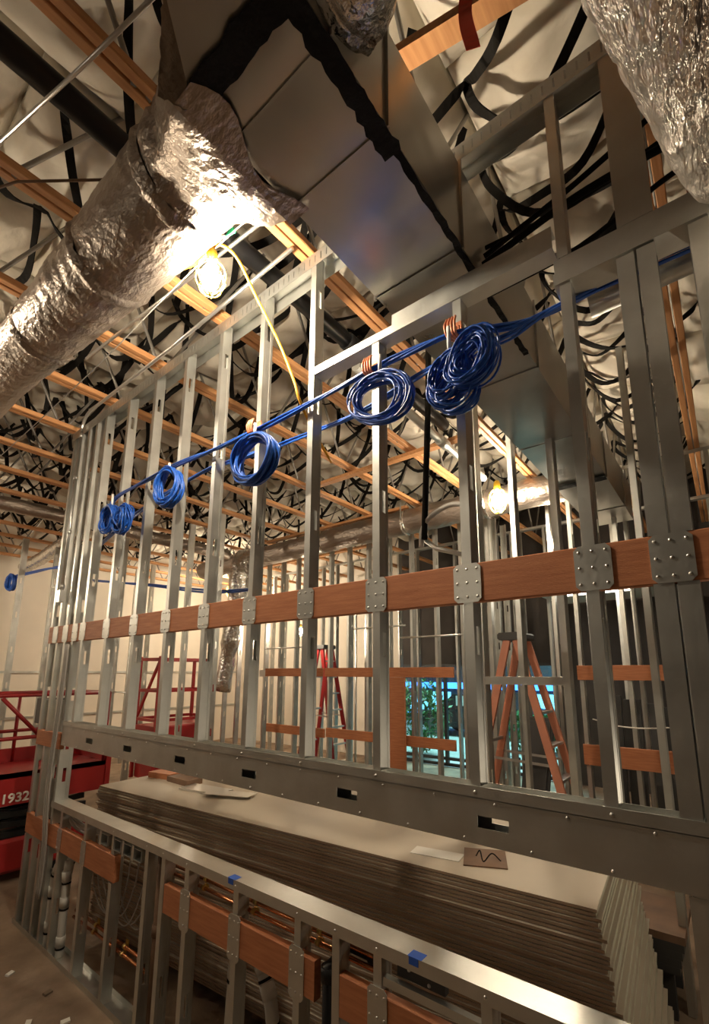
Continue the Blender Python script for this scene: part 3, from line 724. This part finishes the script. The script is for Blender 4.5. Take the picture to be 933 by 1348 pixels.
for i in range(4):
    cable([(-.63, WY+.11+.02*i, (3.60, 3.66, 3.72, 3.50)[i]), (-.27, WY+.12+.02*i, (3.68, 3.76, 3.70, 3.52)[i]), (.05, WY+.16+.02*i, (3.72, 3.92, 3.80, 3.66)[i]), (.4, WY+.2+.02*i, (3.74, 4.1, 3.86, 3.72)[i])], (.014, .011, .009, .010)[i], BLACK, 'black hose line behind the short studs at the upper right', 'hose', 'hose', 'black hoses at the upper right')
m = MB(); m.tube([(-.27, 1.75, 3.30), (.5, 1.80, 3.36)], .04, 14); solo(m, 'conduit_pipe', STEELF, 'dull pipe just under the dark header, behind the end posts', 'pipe')

# ------------------------------------------------------------------ blue cabling
BY = WY-.04
def bundle(pts, n, label, spread=.012, r=.005, m_=BLUE):
    o = thing('cable_bundle', label, 'cable', pts[len(pts)//2], 'blue cable bundles')
    for i in range(n):
        m = MB(); ph = R.uniform(0, 6)
        q = []
        for j, p in enumerate(smooth(pts, 6)):
            a = ph + j*.22; q.append(p + Vector((0, math.cos(a), math.sin(a)))*spread*(.4+.6*(i/n)))
        m.tube(q, r, 6); part(m, 'strand', m_, o)
run = [(.35, WY+.15, 3.30), (-.1, WY+.14, 3.285), (-.30, WY+.11, 3.255), (-.45, WY+.03, 3.19), (-.54, BY, 3.155), (-.70, BY, 3.205), (-.902, BY, 3.225), (-1.099, BY, 3.238), (-1.47, BY, 3.222), (-1.905, BY, 3.205), (-2.263, BY, 3.208), (-2.661, BY, 3.236), (-3.10, BY, 3.24), (-3.50, BY, 3.222), (-3.62, BY, 3.14), (-3.60, BY, 3.06)]
bundle(run, 7, 'blue cable bundle strung across the front of the upper studs', .016, .0055)
BB = WY+.13
bundle([(-.773, BB, 3.262), (-.983, BB, 3.235), (-1.363, BB, 3.18), (-1.866, BB, 3.195), (-2.362, BB, 3.225), (-2.718, BB, 3.24), (-3.633, BB, 3.12), (-5.2, BB+.3, 3.1)], 5, 'blue cable bundle strung behind the upper studs', .014)
bundle([(.3, WY+.17, 3.29), (-.30, WY+.09, 3.235), (-.5, WY-.0, 3.13), (-.62, WY-.055, 3.10), (-.66, WY-.06, 3.05)], 5, 'short dark blue cable lead feeding the largest coils', .014)
bundle([(-10.4, 4.05, 3.82), (-8.2, 4.05, 3.48), (-6.2, 4.05, 3.14), (-5.0, 4.05, 3.05)], 5, 'far blue cable bundle seen between the left studs', .03, .012)
bundle([(-11.0, 2.85, 3.78), (-9.6, 2.9, 3.74), (-8.9, 2.9, 3.70), (-7.5, 2.9, 3.55)], 4, 'blue cable bundle at the far left edge before the cream wall', .03, .012)
def coil(c, rx, rz, n, label, depth=.05, tilt=0.0, jit=.2, r=.0048, top=None, yaw=0.0, m_=BLUE):
    o = thing('cable_coil', label, 'cable coil', c, 'blue cable coils'); m = MB()
    for i in range(n):
        k = 1 - jit*R.random(); ph = R.uniform(0, 6); dx = R.uniform(-.012, .012)*rx/.12; dz = R.uniform(-.012, .012)*rz/.12; yo = R.uniform(-depth/2, depth/2)
        pts = []
        for j in range(28):
            a = 2*PI*j/28; x = rx*k*math.cos(a)+dx; z = rz*k*math.sin(a)+dz; x, z = x*math.cos(tilt)-z*math.sin(tilt), x*math.sin(tilt)+z*math.cos(tilt)
            y = yo + .012*math.sin(a*2+ph); x, y = x*math.cos(yaw)-y*math.sin(yaw), x*math.sin(yaw)+y*math.cos(yaw)
            pts.append((c[0]+x, c[1]+y, c[2]+z))
        m.tube(pts, r, 6, closed=True)
    part(m, 'loops', m_, o)
    if top:
        t = MB(); t.tube([(c[0], c[1], c[2]+rz*.9), (c[0], c[1], top)], .008, 8); part(t, 'hang_tie', WHITE, o)
    return o
CY = BY-.06
coil((-3.43, CY, 3.01), .105, .105, 24, 'blue cable coil farthest left, left ring of the twin', .06, 0, .35, .006, 3.2)
coil((-3.27, CY+.01, 2.98), .10, .11, 26, 'blue cable coil farthest left, right ring of the twin', .06, 0, .9, .006)
coil((-2.66, CY, 3.06), .10, .125, 20, 'narrow blue cable coil between two left studs', .06, 0, .25, .006, 3.22, .2)
coil((-1.82, CY, 3.0), .155, .13, 24, 'bright blue ring-shaped cable coil in mid wall', .06, -.1, .22, .0058, 3.2)
coil((-1.015, CY, 3.035), .165, .115, 18, 'blue cable coil hanging before the stud under the bright header track', .06, -.35, .35, .0045, 3.23)
coil((-.695, CY, 2.985), .085, .11, 26, 'large tangled blue cable coil, left and front of the pair', .08, -.5, .45, .0042, 3.2)
coil((-.595, CY-.02, 3.0), .085, .115, 24, 'large tangled blue cable coil, right and behind of the pair', .10, -.6, .55, .0042)
coil((-.67, CY-.0, 2.925), .085, .085, 9, 'loose lower loops of blue cable under the large tangled pair', .08, -.4, .3, .0042)
coil((-11.0, 2.8, 3.66), .14, .16, 16, 'small dark blue coil at the far left edge', .08, 0, .2, .012, None, .2)
for i, (x, z, l) in enumerate([(-.70, 3.235, 'above the largest blue coils'), (-1.105, 3.25, 'at the stud under the bright header track'), (-1.905, 3.235, 'above the ring-shaped coil in mid wall')]):
    m = MB()
    for q in range(4): m.tube(smooth([(x-.02+.012*q, BY-.02, z+.035), (x-.026+.014*q, BY-.03, z+.0), (x-.02+.012*q, BY-.02, z-.04), (x-.01+.01*q, BY+.025, z-.03), (x-.015+.01*q, BY+.03, z+.03)], 4), .005, 7)
    m.box(x-.015, x+.015, BY+.03, BY+.036, z-.03, z+.05)
    solo(m, 'cable_hook', ORHOOK, 'orange wire hook holding blue cable, %s' % l, 'hook', 'orange cable hooks')

# ------------------------------------------------------------------ work lights
def lamp(c, label, bm, rad=.042, k=1.0, cage=True, name='work_light'):
    x, y, z = c; o = thing(name, label, 'lamp', c, 'string work lights')
    part(MB().lathe(c, [(.004, -.075*k), (.022*k, -.068*k), (rad*k*.85, -.045*k), (rad*k, -.012*k), (rad*k*.8, .022*k), (.02*k, .05*k), (.016*k, .065*k)], 14), 'bulb', bm, o)
    part(MB().lathe((x, y, z+.06*k), [(.018*k, 0), (.024*k, .01*k), (.024*k, .055*k), (.015*k, .075*k)], 14), 'socket', YEL, o)
    if cage:
        m = MB()
        for q in range(8):
            a = PI*q/4; ca, sa = math.cos(a), math.sin(a)
            m.tube(smooth([(x+.024*k*ca, y+.024*k*sa, z+.075*k), (x+.06*k*ca, y+.06*k*sa, z+.03*k), (x+.066*k*ca, y+.066*k*sa, z-.03*k), (x+.03*k*ca, y+.03*k*sa, z-.098*k), (x, y, z-.105*k)], 4), .0025*k, 5)
        for zz, rr in ((.03, .06), (-.03, .066), (-.075, .05)):
            m.tube([(x+rr*k*math.cos(2*PI*j/20), y+rr*k*math.sin(2*PI*j/20), z+zz*k) for j in range(20)], .0025*k, 5, closed=True)
        part(m, 'cage', YEL, o)
    return o
L1 = (-1.724, 1.03, 3.757)
lamp(L1, 'lit bulb in a yellow wire cage hanging below the foil duct', BULB, k=1.03)
cable([(-1.95, 1.0, 3.90), (-1.85, 1.02, 3.89), (-1.73, 1.03, 3.905), (-1.67, 1.05, 3.90), (-1.66, 1.13, 3.88), (-1.69, 1.26, 3.80), (-1.66, 1.40, 3.60), (-1.57, 1.43, 3.36), (-1.545, 1.45, 3.25), (-1.56, 1.56, 3.15), (-1.6, 1.75, 3.05)], .0075, YELG, 'yellow lamp cord running from the caged bulb to the tall stud', 'lamp_cord', 'cord')
cable([(-8.0, 1.0, 3.74), (-5.0, 1.0, 3.73), (-3.0, 1.02, 3.80), (-2.2, 1.03, 3.87), (-1.64, 1.03, 3.89), (-1.40, 1.01, 3.84), (-1.12, .98, 3.75)], .003, GREYC, 'thin wire strung along the underside of the foil duct', 'support_wire', 'wire')
m = MB(); m.obox((-1.60, 1.03, 3.905), (.03, .008, .006), (0, .006, .002), (-.004, 0, .014)); solo(m, 'tape_tag', GREEN, 'small green tape tag beside the lit caged bulb', 'tape')
def ribbon(n, fn, w, th):
    m = MB(); vs = []
    for q in range(n+1):
        x, y, z, tw = fn(q/n); c, s_ = math.cos(tw)*w/2, math.sin(tw)*w/2
        vs += [(x-c, y-s_, z), (x+c, y+s_, z), (x+c, y+s_+th, z), (x-c, y-s_+th, z)]
    m.add(vs, [(q*4+k, q*4+(k+1) % 4, q*4+4+(k+1) % 4, q*4+4+k) for q in range(n) for k in range(4)] + [(3,2,1,0), (n*4, n*4+1, n*4+2, n*4+3)]); return m
m = ribbon(24, lambda t: (-.352+.012*math.sin(t*7)-.03*(1-t)*0, .9+.01*math.sin(t*5), 4.0-.50*t, .55+.5*math.sin(t*6)), .036, .002)
solo(m, 'flagging_tape', REDTAPE, 'red flagging tape dangling near the silver duct at the top', 'tape')
lamp((-1.87, 4.85, 3.86), 'lit bulb against the background foil duct', BULBM, k=1.6)
lamp((-1.55, 5.9, 3.52), 'small lit bulb low behind the belt, right of the rectangular duct end', BULBF, k=.8)
lamp((-6.6, 6.4, 2.72), 'small lit bulb far behind the middle studs', BULBF, k=1.0)
# bulbs added to supply light, most of them unseen
lamp((-9.6, -.4, 3.6), 'lit bulb out of view at the far left', BULBF, k=1.5)
lamp((-9.5, 6.8, 3.9), 'lit bulb far left behind the end posts', BULBF, k=1.5)
lamp((-3.9, .05, 4.12), 'added fill bulb out of view above the left end of the foil duct', BULB, k=.52)
lamp((.62, 2.75, 1.35), 'added fill bulb out of view behind the right end of the wall', BULB, k=.34)
lamp((-2.6, -2.4, 2.9), 'added fill bulb out of view behind the viewpoint', BULB, k=.36)

# ------------------------------------------------------------------ scissor lift
LX = -5.45
o = thing('scissor_lift', 'red scissor lift parked beyond the left end of the wall', 'lift', (LX-.38, 1.6, 0))
xa_, xb_, ya_, yb_ = LX-.76, LX, .75, 2.44
m = MB(); m.box(xa_, xb_, ya_, yb_, .94, .985); m.box(xb_-.03, xb_, ya_, yb_, .70, .985); m.box(xa_, xa_+.03, ya_, yb_, .70, 1.12); m.box(xa_+.03, xb_-.03, yb_-.03, yb_, .70, 1.12); m.box(xb_-.05, xb_+.01, yb_, yb_+.05, .62, 1.16); m.box(xa_+.03, xb_-.03, ya_, ya_+.03, .70, .94)
pl = part(m, 'platform', RED, o)
cu = bpy.data.curves.new('fleet_number', 'FONT'); cu.body = '1932'; cu.size = .115; cu.extrude = .001
cu.bevel_depth = .0028; t0 = bpy.data.objects.new('lettering', cu); COL.objects.link(t0)
tm = bpy.data.meshes.new_from_object(t0.evaluated_get(bpy.context.evaluated_depsgraph_get())); bpy.data.objects.remove(t0); tm.materials.clear(); tm.materials.append(WHITE)
tx = bpy.data.objects.new('fleet_number', tm); COL.objects.link(tx); tx.parent = pl
tx.location = (xb_+.002-ORG[pl.name][0], 1.535-ORG[pl.name][1], .725); tx.rotation_euler = (PI/2, 0, PI/2)
m = MB()
for x in (xa_+.02, xb_-.02):
    for z in (1.30, 1.70, ): m.tube([(x, ya_+.02, z), (x, yb_-.02, z)], .018, 8)
    for y in (ya_+.02, 1.3, 1.8, yb_-.02): m.tube([(x, y, .98), (x, y, 1.70)], .018, 8)
for y in (ya_+.02, yb_-.02):
    for z in (1.30, 1.70): m.tube([(xa_+.02, y, z), (xb_-.02, y, z)], .018, 8)
m.tube([(xb_-.02, 1.8, 1.30), (xb_-.02, 1.45, 1.68)], .018, 8)
part(m, 'guard_rail', RED, o)
m = MB(); m.box(xb_-.16, xb_-.03, 1.78, 1.98, 1.42, 1.66); part(m, 'control_box', DKGREY, o)
m = MB()
for x in (xa_+.12, xb_-.10):
    for k in range(3):
        m.bar((x, ya_+.15, .40+.09*k), (x, yb_-.15, .47+.09*k), .04, .05); m.bar((x+.05, ya_+.15, .47+.09*k), (x+.05, yb_-.15, .40+.09*k), .04, .05)
part(m, 'scissor_arms', BPIPE, o)
m = MB(); m.bbox(xa_, xb_, ya_+.05, yb_-.1, .10, .40, .03); part(m, 'chassis', RED, o)
for x in (xa_+.08, xb_-.08):
    for y in (ya_+.3, yb_-.35): part(MB().tube([(x-.05, y, .13), (x+.05, y, .13)], .13, 18), 'wheel', BPIPE, o)
# second lift behind
o = thing('scissor_lift', 'second red lift far behind the left studs, rails only just seen', 'lift', (-8.2, 4.6, 0), None)
m = MB()
for x in (-8.6, -7.9):
    m.bar((x, 4.3, .1), (x, 4.3, 2.2), .05, .05); m.bar((x, 5.4, .1), (x, 5.4, 2.2), .05, .05)
    for z in (1.1, 1.6, 2.15): m.bar((x, 4.3, z), (x, 5.4, z), .05, .05)
for z in (1.1, 1.6, 2.15):
    for y in (4.3, 5.4): m.bar((-8.6, y, z), (-7.9, y, z), .05, .05)
m.bar((-8.6, 4.3, 1.1), (-7.9, 4.3, 2.15), .04, .04)
part(m, 'guard_rail', RED, o)
part(MB().bbox(-8.62, -7.88, 4.28, 5.42, .75, 1.0, .02), 'platform', RED, o)
part(MB().bbox(-8.6, -7.9, 4.35, 5.35, .1, .45, .03), 'chassis', RED, o)
m = MB()
for k in range(2): m.bar((-8.25, 4.4, .48+.1*k), (-8.25, 5.3, .6+.1*k), .05, .05)
part(m, 'scissor_arms', BPIPE, o)

# ------------------------------------------------------------------ background framing
def studmesh(h, w=.092):
    m = MB(); cstud(m, 0, 0, 0, h, w=w, f=.04, holes=[.5, 1.1, 1.7, 2.3, 2.9, 3.5], t=.003); return m.mesh('partition_stud', STEELF, (0,0,0))
SH = {4.262: studmesh(4.262), 3.0: studmesh(3.0)}
def fstuds(pts, label, group, h=4.262, rot=0):
    for x, y in pts:
        o = bpy.data.objects.new('partition_stud', SH[h]); COL.objects.link(o); o.location = (x, y, .003); o.rotation_euler = (0, 0, rot)
        tag(o, label, 'stud', group)
def row(x0, x1, y, step=.406): 
    n = int(round((x1-x0)/step)); return [(x0+step*i, y) for i in range(n+1)]
def trk(x0, x1, y0, y1, label):
    m = MB()
    for z in (0, 4.262):
        m.box(x0, x1, y0, y1, z, z+.003)
    if x1-x0 > y1-y0: m.box(x0, x1, y0-.003, y0, 0, .04); m.box(x0, x1, y0-.003, y0, 4.225, 4.265)
    else: m.box(x1, x1+.003, y0, y1, 0, .04); m.box(x1, x1+.003, y0, y1, 4.225, 4.265)
    solo(m, 'partition_track', STEELF, label, 'track')
# row A at Y 5.75
fstuds(row(-8.9, -1.2, 5.75), 'steel stud in the blocked partition behind the upper wall', 'studs of the blocked partition')
fstuds(row(-.75, .6, 5.75), 'steel stud in the partition at the right behind the end posts', 'studs of the right partition')
trk(-9, .7, 5.75, 5.842, 'tracks of the blocked partition behind the wall')
def fboard(x0, x1, z0, z1, y, label, d=.038):
    m = MB(); m.bbox(x0, x1, y, y+d, z0, z1, .003); return solo(m, 'blocking_board', LUMB, label, 'board', 'far orange blocking boards')
fboard(-6.78, -5.35, 1.85, 1.99, 5.711, 'far orange blocking board at eye level, left piece')
fboard(-5.30, -2.95, 1.85, 1.99, 5.711, 'far orange blocking board at eye level, right piece of the left pair')
fboard(-6.7, -5.3, .88, 1.02, 5.711, 'far lower orange blocking board, left piece')
fboard(-5.25, -2.95, .90, 1.04, 5.711, 'far lower orange blocking board, middle piece')
fboard(-1.28, -.40, 1.84, 1.99, 5.3035, 'far orange blocking board at eye level, right of the ladder')
fboard(-1.28, -.40, .99, 1.19, 5.3035, 'far lower orange blocking board, right of the ladder')
m = MB(); m.bbox(-3.98, -3.70, 5.66, 5.70, .35, 1.848, .004); solo(m, 'backing_board', LUMB, 'wide upright orange board between the two far blocking boards', 'board')
fstuds([(-1.25, 5.342), (-.80, 5.342), (-.45, 5.342)], 'steel stud carrying the blocking boards right of the ladder', 'studs right of the ladder')
# steel flat blocks
for x, l in ((-7.15, 'left'), (-6.85, 'right')):
    m = MB(); m.box(x-.13, x+.13, 5.7445, 5.7495, 1.84, 1.96); solo(m, 'steel_blocking', STEELF, 'grey steel blocking plate left of the far orange boards, %s piece' % l, 'plate', 'steel blocking plates')
# near window opening frame
OY = 3.2
for x, l in ((-1.42, 'left'), (-.84, 'right')):
    m = MB(); cstud(m, x, OY, .003, 4.262, w=.092, f=.045, holes=[.5, 1.2, 2.7], t=.003)
    solo(m, 'jamb_stud', STEEL, '%s jamb stud of the opening before the ladder' % l, 'stud', 'opening jamb studs')
m = MB(); m.box(-1.40, -.863, OY, OY+.092, 1.885, 1.89); m.box(-1.40, -.863, OY, OY+.003, 1.835, 1.885); m.box(-1.40, -.863, OY+.089, OY+.092, 1.835, 1.885)
solo(m, 'sill_track', STEEL, 'horizontal sill track of the opening in front of the ladder', 'track')
m = MB(); cstud(m, -1.13, OY, 1.891, 4.262, w=.09, f=.035, t=.003); solo(m, 'cripple_stud', STEEL, 'slim stud standing on the sill track before the ladder', 'stud')
m = MB(); cstud(m, -1.13, OY, .003, 1.834, w=.06, f=.028, t=.003); solo(m, 'cripple_stud', STEELF, 'slim dark stud under the sill track before the ladder', 'stud')
fstuds([(-.62, OY+.1), (-.38, OY+.3), (-.30, 3.9)], 'steel stud standing between the thick stud and the end posts', 'studs at the right opening')
# row B near left partition and others
fstuds(row(-8.6, -5.1, 7.4), 'steel stud in the farther left partition before the cream wall', 'studs of the farther left partition')
fstuds(row(-5.0, -2.2, 7.5), 'steel stud in the partition before the street window', 'studs before the street window')
fstuds(row(-2.0, .4, 7.6), 'steel stud far behind the ladder on the right', 'far right studs')
trk(-8.7, .5, 7.4, 7.6, 'tracks of the farthest partition')
fstuds([(-2.6, 6.2+.406*i) for i in range(4)], 'steel stud in the cross partition left of the ladder', 'studs of the cross partition', rot=PI/2)
fstuds([(-9.7, 2.55), (-9.35, 2.95)], 'tall steel stud at the far left before the cream wall', 'far left studs')
fstuds([(-8.2, 3.6), (-7.5, 3.6), (-6.6, 3.9), (-5.8, 3.9), (-10.6, 5.0), (-9.9, 5.0)], 'steel stud glimpsed between the left upper studs', 'studs behind the left upper wall')
for i, (x, y, z) in enumerate([(-7.9, 3.64, 1.6), (-6.3, 5.71, 2.35), (-4.2, 5.71, 2.6), (-3.3, 5.71, 2.42)]):
    m = MB(); m.tube([(x-.5, y, z), (x+.5, y, z)], .013, 8); solo(m, 'conduit', ALU, 'short level conduit fixed to the background studs, %s from the left' % ORD[i], 'conduit')
for i, x in enumerate((-5.6, -4.6, -3.2, -2.9, -2.4)):
    P = [(x, 6.9, 0.0), (x, 6.9, 3.0)] + [tuple(q) for q in arc((x+.15, 6.9, 3.0), .15, 180, 90, 6)] + [(x+.5, 6.9, 3.15)]
    m = MB(); m.tube(P, .02, 8); solo(m, 'conduit', ALU, 'bent conduit rising among the far studs', 'conduit', 'bent far conduits')

# ------------------------------------------------------------------ step ladders
def ladder(cx, cy, h, sx, label, mrail, wtop=.16, wbot=.27, nm='step_ladder'):
    o = thing(nm, label, 'ladder', (cx, cy, 0))
    zt = h-.08
    for s, ex in ((1, sx), (-1, -sx*.95)):
        for q in (-1, 1):
            a = (cx+s*.05, cy+q*wtop, zt); b = (cx+ex, cy+q*wbot, .03)
            m = MB(); m.bar(a, b, .075, .035, up=(0, 1, 0)); part(m, 'rail', mrail, o)
            m = MB(); m.obox((cx+ex, cy+q*wbot, .02), (.045, 0, 0), (0, .025, 0), (0, 0, .02)); part(m, 'foot', DKGREY, o)
    n = int(h/.305)
    for i in range(1, n):
        z = .305*i; t = z/zt
        x = cx + (sx*(1-t)+.05*t); w_ = wbot+(wtop-wbot)*t-.012
        m = MB(); m.box(x-.045, x+.035, cy-w_, cy+w_, z-.012, z+.012); part(m, 'step', ALU, o)
        if i % 2 == 0:
            x = cx - (sx*.95*(1-t)+.05*t); m = MB(); m.box(x-.012, x+.012, cy-w_, cy+w_, z-.015, z+.015); part(m, 'rear_brace', ALU, o)
    m = MB(); m.bbox(cx-.14, cx+.12, cy-wtop-.035, cy+wtop+.035, zt, h, .02); part(m, 'top_cap', DKGREY, o)
    for q in (-1, 1):
        z = h*.45; t = z/zt
        m = MB(); m.bar((cx+(sx*(1-t)+.05*t), cy+q*(wbot*.8), z), (cx-(sx*.95*(1-t)+.05*t), cy+q*(wbot*.8), z+.03), .006, .025); part(m, 'spreader', ALU, o)
    return o
ladder(-1.76, 4.9, 2.33, .62, 'orange fibreglass step ladder open behind the wall', ORFIB)
ladder(-6.3, 6.8, 2.45, .5, 'red step ladder far back between the middle studs', RED, .14, .24)

# ------------------------------------------------------------------ things at the far right and window
for i, (x, l) in enumerate([(-1.12, 'leftmost'), (-.93, 'second'), (-.74, 'third'), (-.55, 'rightmost')]):
    m = MB(); m.obox((x, 6.12+.03*i, .83-.02*i), (.085, .0, 0), (0, .02, 0), (0, .06, .82-.02*i)); m.obox((x, 6.10+.03*i, .83-.02*i), (.065, 0, 0), (0, .006, 0), (0, .06, .76-.02*i))
    solo(m, 'black_panel', DKGREY, 'black panel leaning behind the right blocking boards, %s of four' % l, 'panel', 'leaning black panels')
m = MB(); m.obox((-1.82, 5.4, .72), (.15, 0, 0), (0, .02, 0), (.08, .05, .70)); m.obox((-1.82, 5.37, .72), (.12, 0, 0), (0, .008, 0), (.08, .05, .66))
solo(m, 'black_panel', DKGREY, 'black panel leaning inside the legs of the orange ladder', 'panel')
cable([(-1.16, 5.27, 1.45), (-.95, 5.26, 1.40), (-.7, 5.26, 1.39), (-.42, 5.27, 1.42)], .007, WHITE, 'white wire sagging across the studs at the right', 'hanging_wire', 'wire')
o = thing('waste_bin', 'grey bin standing inside the street window', 'bin', (-3.15, 8.2, 0))
part(MB().lathe((-3.15, 8.2, 0), [(.10, 0), (.115, .02), (.13, .42), (.135, .44)], 20), 'body', PVC, o)
part(MB().lathe((-3.15, 8.2, .44), [(.142, 0), (.142, .02), (.12, .035)], 20), 'rim', DKGREY, o)
struct('ceiling_soffit', MB().box(-2.3, -.35, 6.3, 8.7, 3.13, 3.19), WHITE)
o = thing('ceiling_light', 'lit ceiling light in the white soffit at the far right', 'light', (-1.45, 7.35, 3.09))
m = MB(); m.box(-1.95, -.95, 7.1, 7.6, 3.105, 3.129); part(m, 'housing', WHITE, o)
part(MB().box(-1.90, -1.0, 7.13, 7.57, 3.092, 3.104), 'diffuser', TROFF, o)
# street
o = thing('shop_front', 'blue-lit shop front across the street, seen through the window', 'building', (-6.5, 17, -.04))
part(MB().box(-12, -1, 17, 18, -.04, 5.5), 'wall', FACADE, o)
for i in range(9):
    x = -10.8+1.05*i; part(MB().box(x, x+.85, 16.96, 16.99, .42, .95+.2*(i % 2)), 'lit_window', GLOWC, o)
part(MB().box(-11, -1.5, 16.9, 16.99, 1.28, 1.52), 'sign_band', GLOWB, o)
part(MB().box(-11, -1.5, 16.93, 16.99, .20, .30), 'sign_band', GLOWB, o)
o = thing('parked_car', 'dark parked car in front of the blue shop front', 'car', (-6.2, 14.2, -.04))
prof = [(-2.1, .25), (-2.1, .62), (-1.3, .78), (-.75, 1.25), (.75, 1.28), (1.3, .85), (2.05, .72), (2.1, .25)]
m = MB(); vs = [(-6.2+a, y, b) for y in (13.4, 15.0) for a, b in prof]; n = 8
m.add(vs, [tuple(range(n)), tuple(range(n, 2*n))[::-1]] + [((i+1) % n, i, n+i, n+(i+1) % n) for i in range(n)]); part(m, 'body', BPIPE, o)
for a in (-1.35, 1.35):
    for y in (13.45, 14.95): part(MB().tube([(-6.2+a, y-.1, .27), (-6.2+a, y+.1, .27)], .31, 18), 'wheel', DKGREY, o)
part(MB().box(-6.85, -5.5, 13.385, 13.399, .9, 1.2), 'side_window', ALU, o)
def shrub(c, r, n, label, name='shrub'):
    m = MB(); rr = random.Random(int(c[0]*100))
    for i in range(n):
        u = rr.uniform(-1, 1); a = rr.uniform(0, 2*PI); q = math.sqrt(1-u*u); k = rr.uniform(.5, 1)
        p = Vector((c[0]+r*k*q*math.cos(a), c[1]+r*k*q*math.sin(a), c[2]+r*1.3+r*1.2*k*u))
        d1 = Vector((rr.uniform(-1,1), rr.uniform(-1,1), rr.uniform(-1,1))).normalized()*.09; d2 = d1.cross(Vector((rr.random(), rr.random(), 1))).normalized()*.04
        m.add([p-d1, p+d2, p+d1, p-d2], [(0,1,2,3)])
    o = thing(name, label, 'plant', c); part(m, 'foliage', SHRUBM, o); part(MB().tube([c, (c[0], c[1], c[2]+r)], .03, 6), 'stem', BROWNB, o)
shrub((-6.05, 10.0, -.04), .75, 700, 'green lit shrub outside, seen between far studs')
shrub((-4.3, 12.0, -.04), .42, 400, 'low dark shrub outside the window, left one')
shrub((-3.6, 12.1, -.04), .40, 400, 'low dark shrub outside the window, right one')
# floor debris
for i, (x, y) in enumerate([(-3.9, 1.28), (-3.5, 1.36), (-3.15, 1.33), (-4.5, 1.2), (-3.3, 1.2)]):
    m = MB(); a = R.uniform(0, 3); m.obox((x, y, .006), (.022*math.cos(a), .022*math.sin(a), 0), (-.014*math.sin(a), .014*math.cos(a), .002), (0, .001, .0055))
    solo(m, 'debris_chip', GYPBACK if i % 2 else WHITE, 'small scrap lying on the dusty floor by the low wall', 'scrap', 'floor scraps')

# ------------------------------------------------------------------ world, lights, camera
wd = bpy.data.worlds.new('night'); S.world = wd; wd.use_nodes = True
wd.node_tree.nodes['Background'].inputs[0].default_value = (.05, .07, .12, 1); wd.node_tree.nodes['Background'].inputs[1].default_value = .6
def area(name, loc, rot, sx, sy, e, col):
    l = bpy.data.lights.new(name, 'AREA'); l.shape = 'RECTANGLE'; l.size = sx; l.size_y = sy; l.energy = e; l.color = col
    o = bpy.data.objects.new(name, l); COL.objects.link(o); o.location = loc; o.rotation_euler = rot; return o
area('street_light', (-5, 12.5, 5.2), (0, 0, 0), 3, 3, 900, (.55, .95, 1.0))

cam = bpy.data.cameras.new('camera'); co = bpy.data.objects.new('camera', cam); COL.objects.link(co); S.camera = co
yaw = math.radians(52.5); T = math.atan(113/608)
co.location = (0, 0, 1.92); co.rotation_euler = (PI/2+T, 0, yaw-PI/2+ (PI/2-PI/2))
fwd = Vector((-math.cos(yaw)*math.cos(T), math.sin(yaw)*math.cos(T), math.sin(T)))
co.rotation_euler = fwd.to_track_quat('-Z', 'Y').to_euler()
cam.sensor_fit = 'VERTICAL'; cam.sensor_height = 24; cam.lens = 24*608/1348
cam.shift_x = -(485-466.5)/1348; cam.shift_y = (772-674)/1348
cam.clip_start = .02; cam.clip_end = 100
S.view_settings.view_transform = 'Standard'; S.view_settings.look = 'None'; S.view_settings.gamma = 1; S.view_settings.use_curve_mapping = False
S.view_settings.exposure = 0.35
S.cycles.use_denoising = True; S.cycles.max_bounces = 8; S.cycles.sample_clamp_indirect = 6
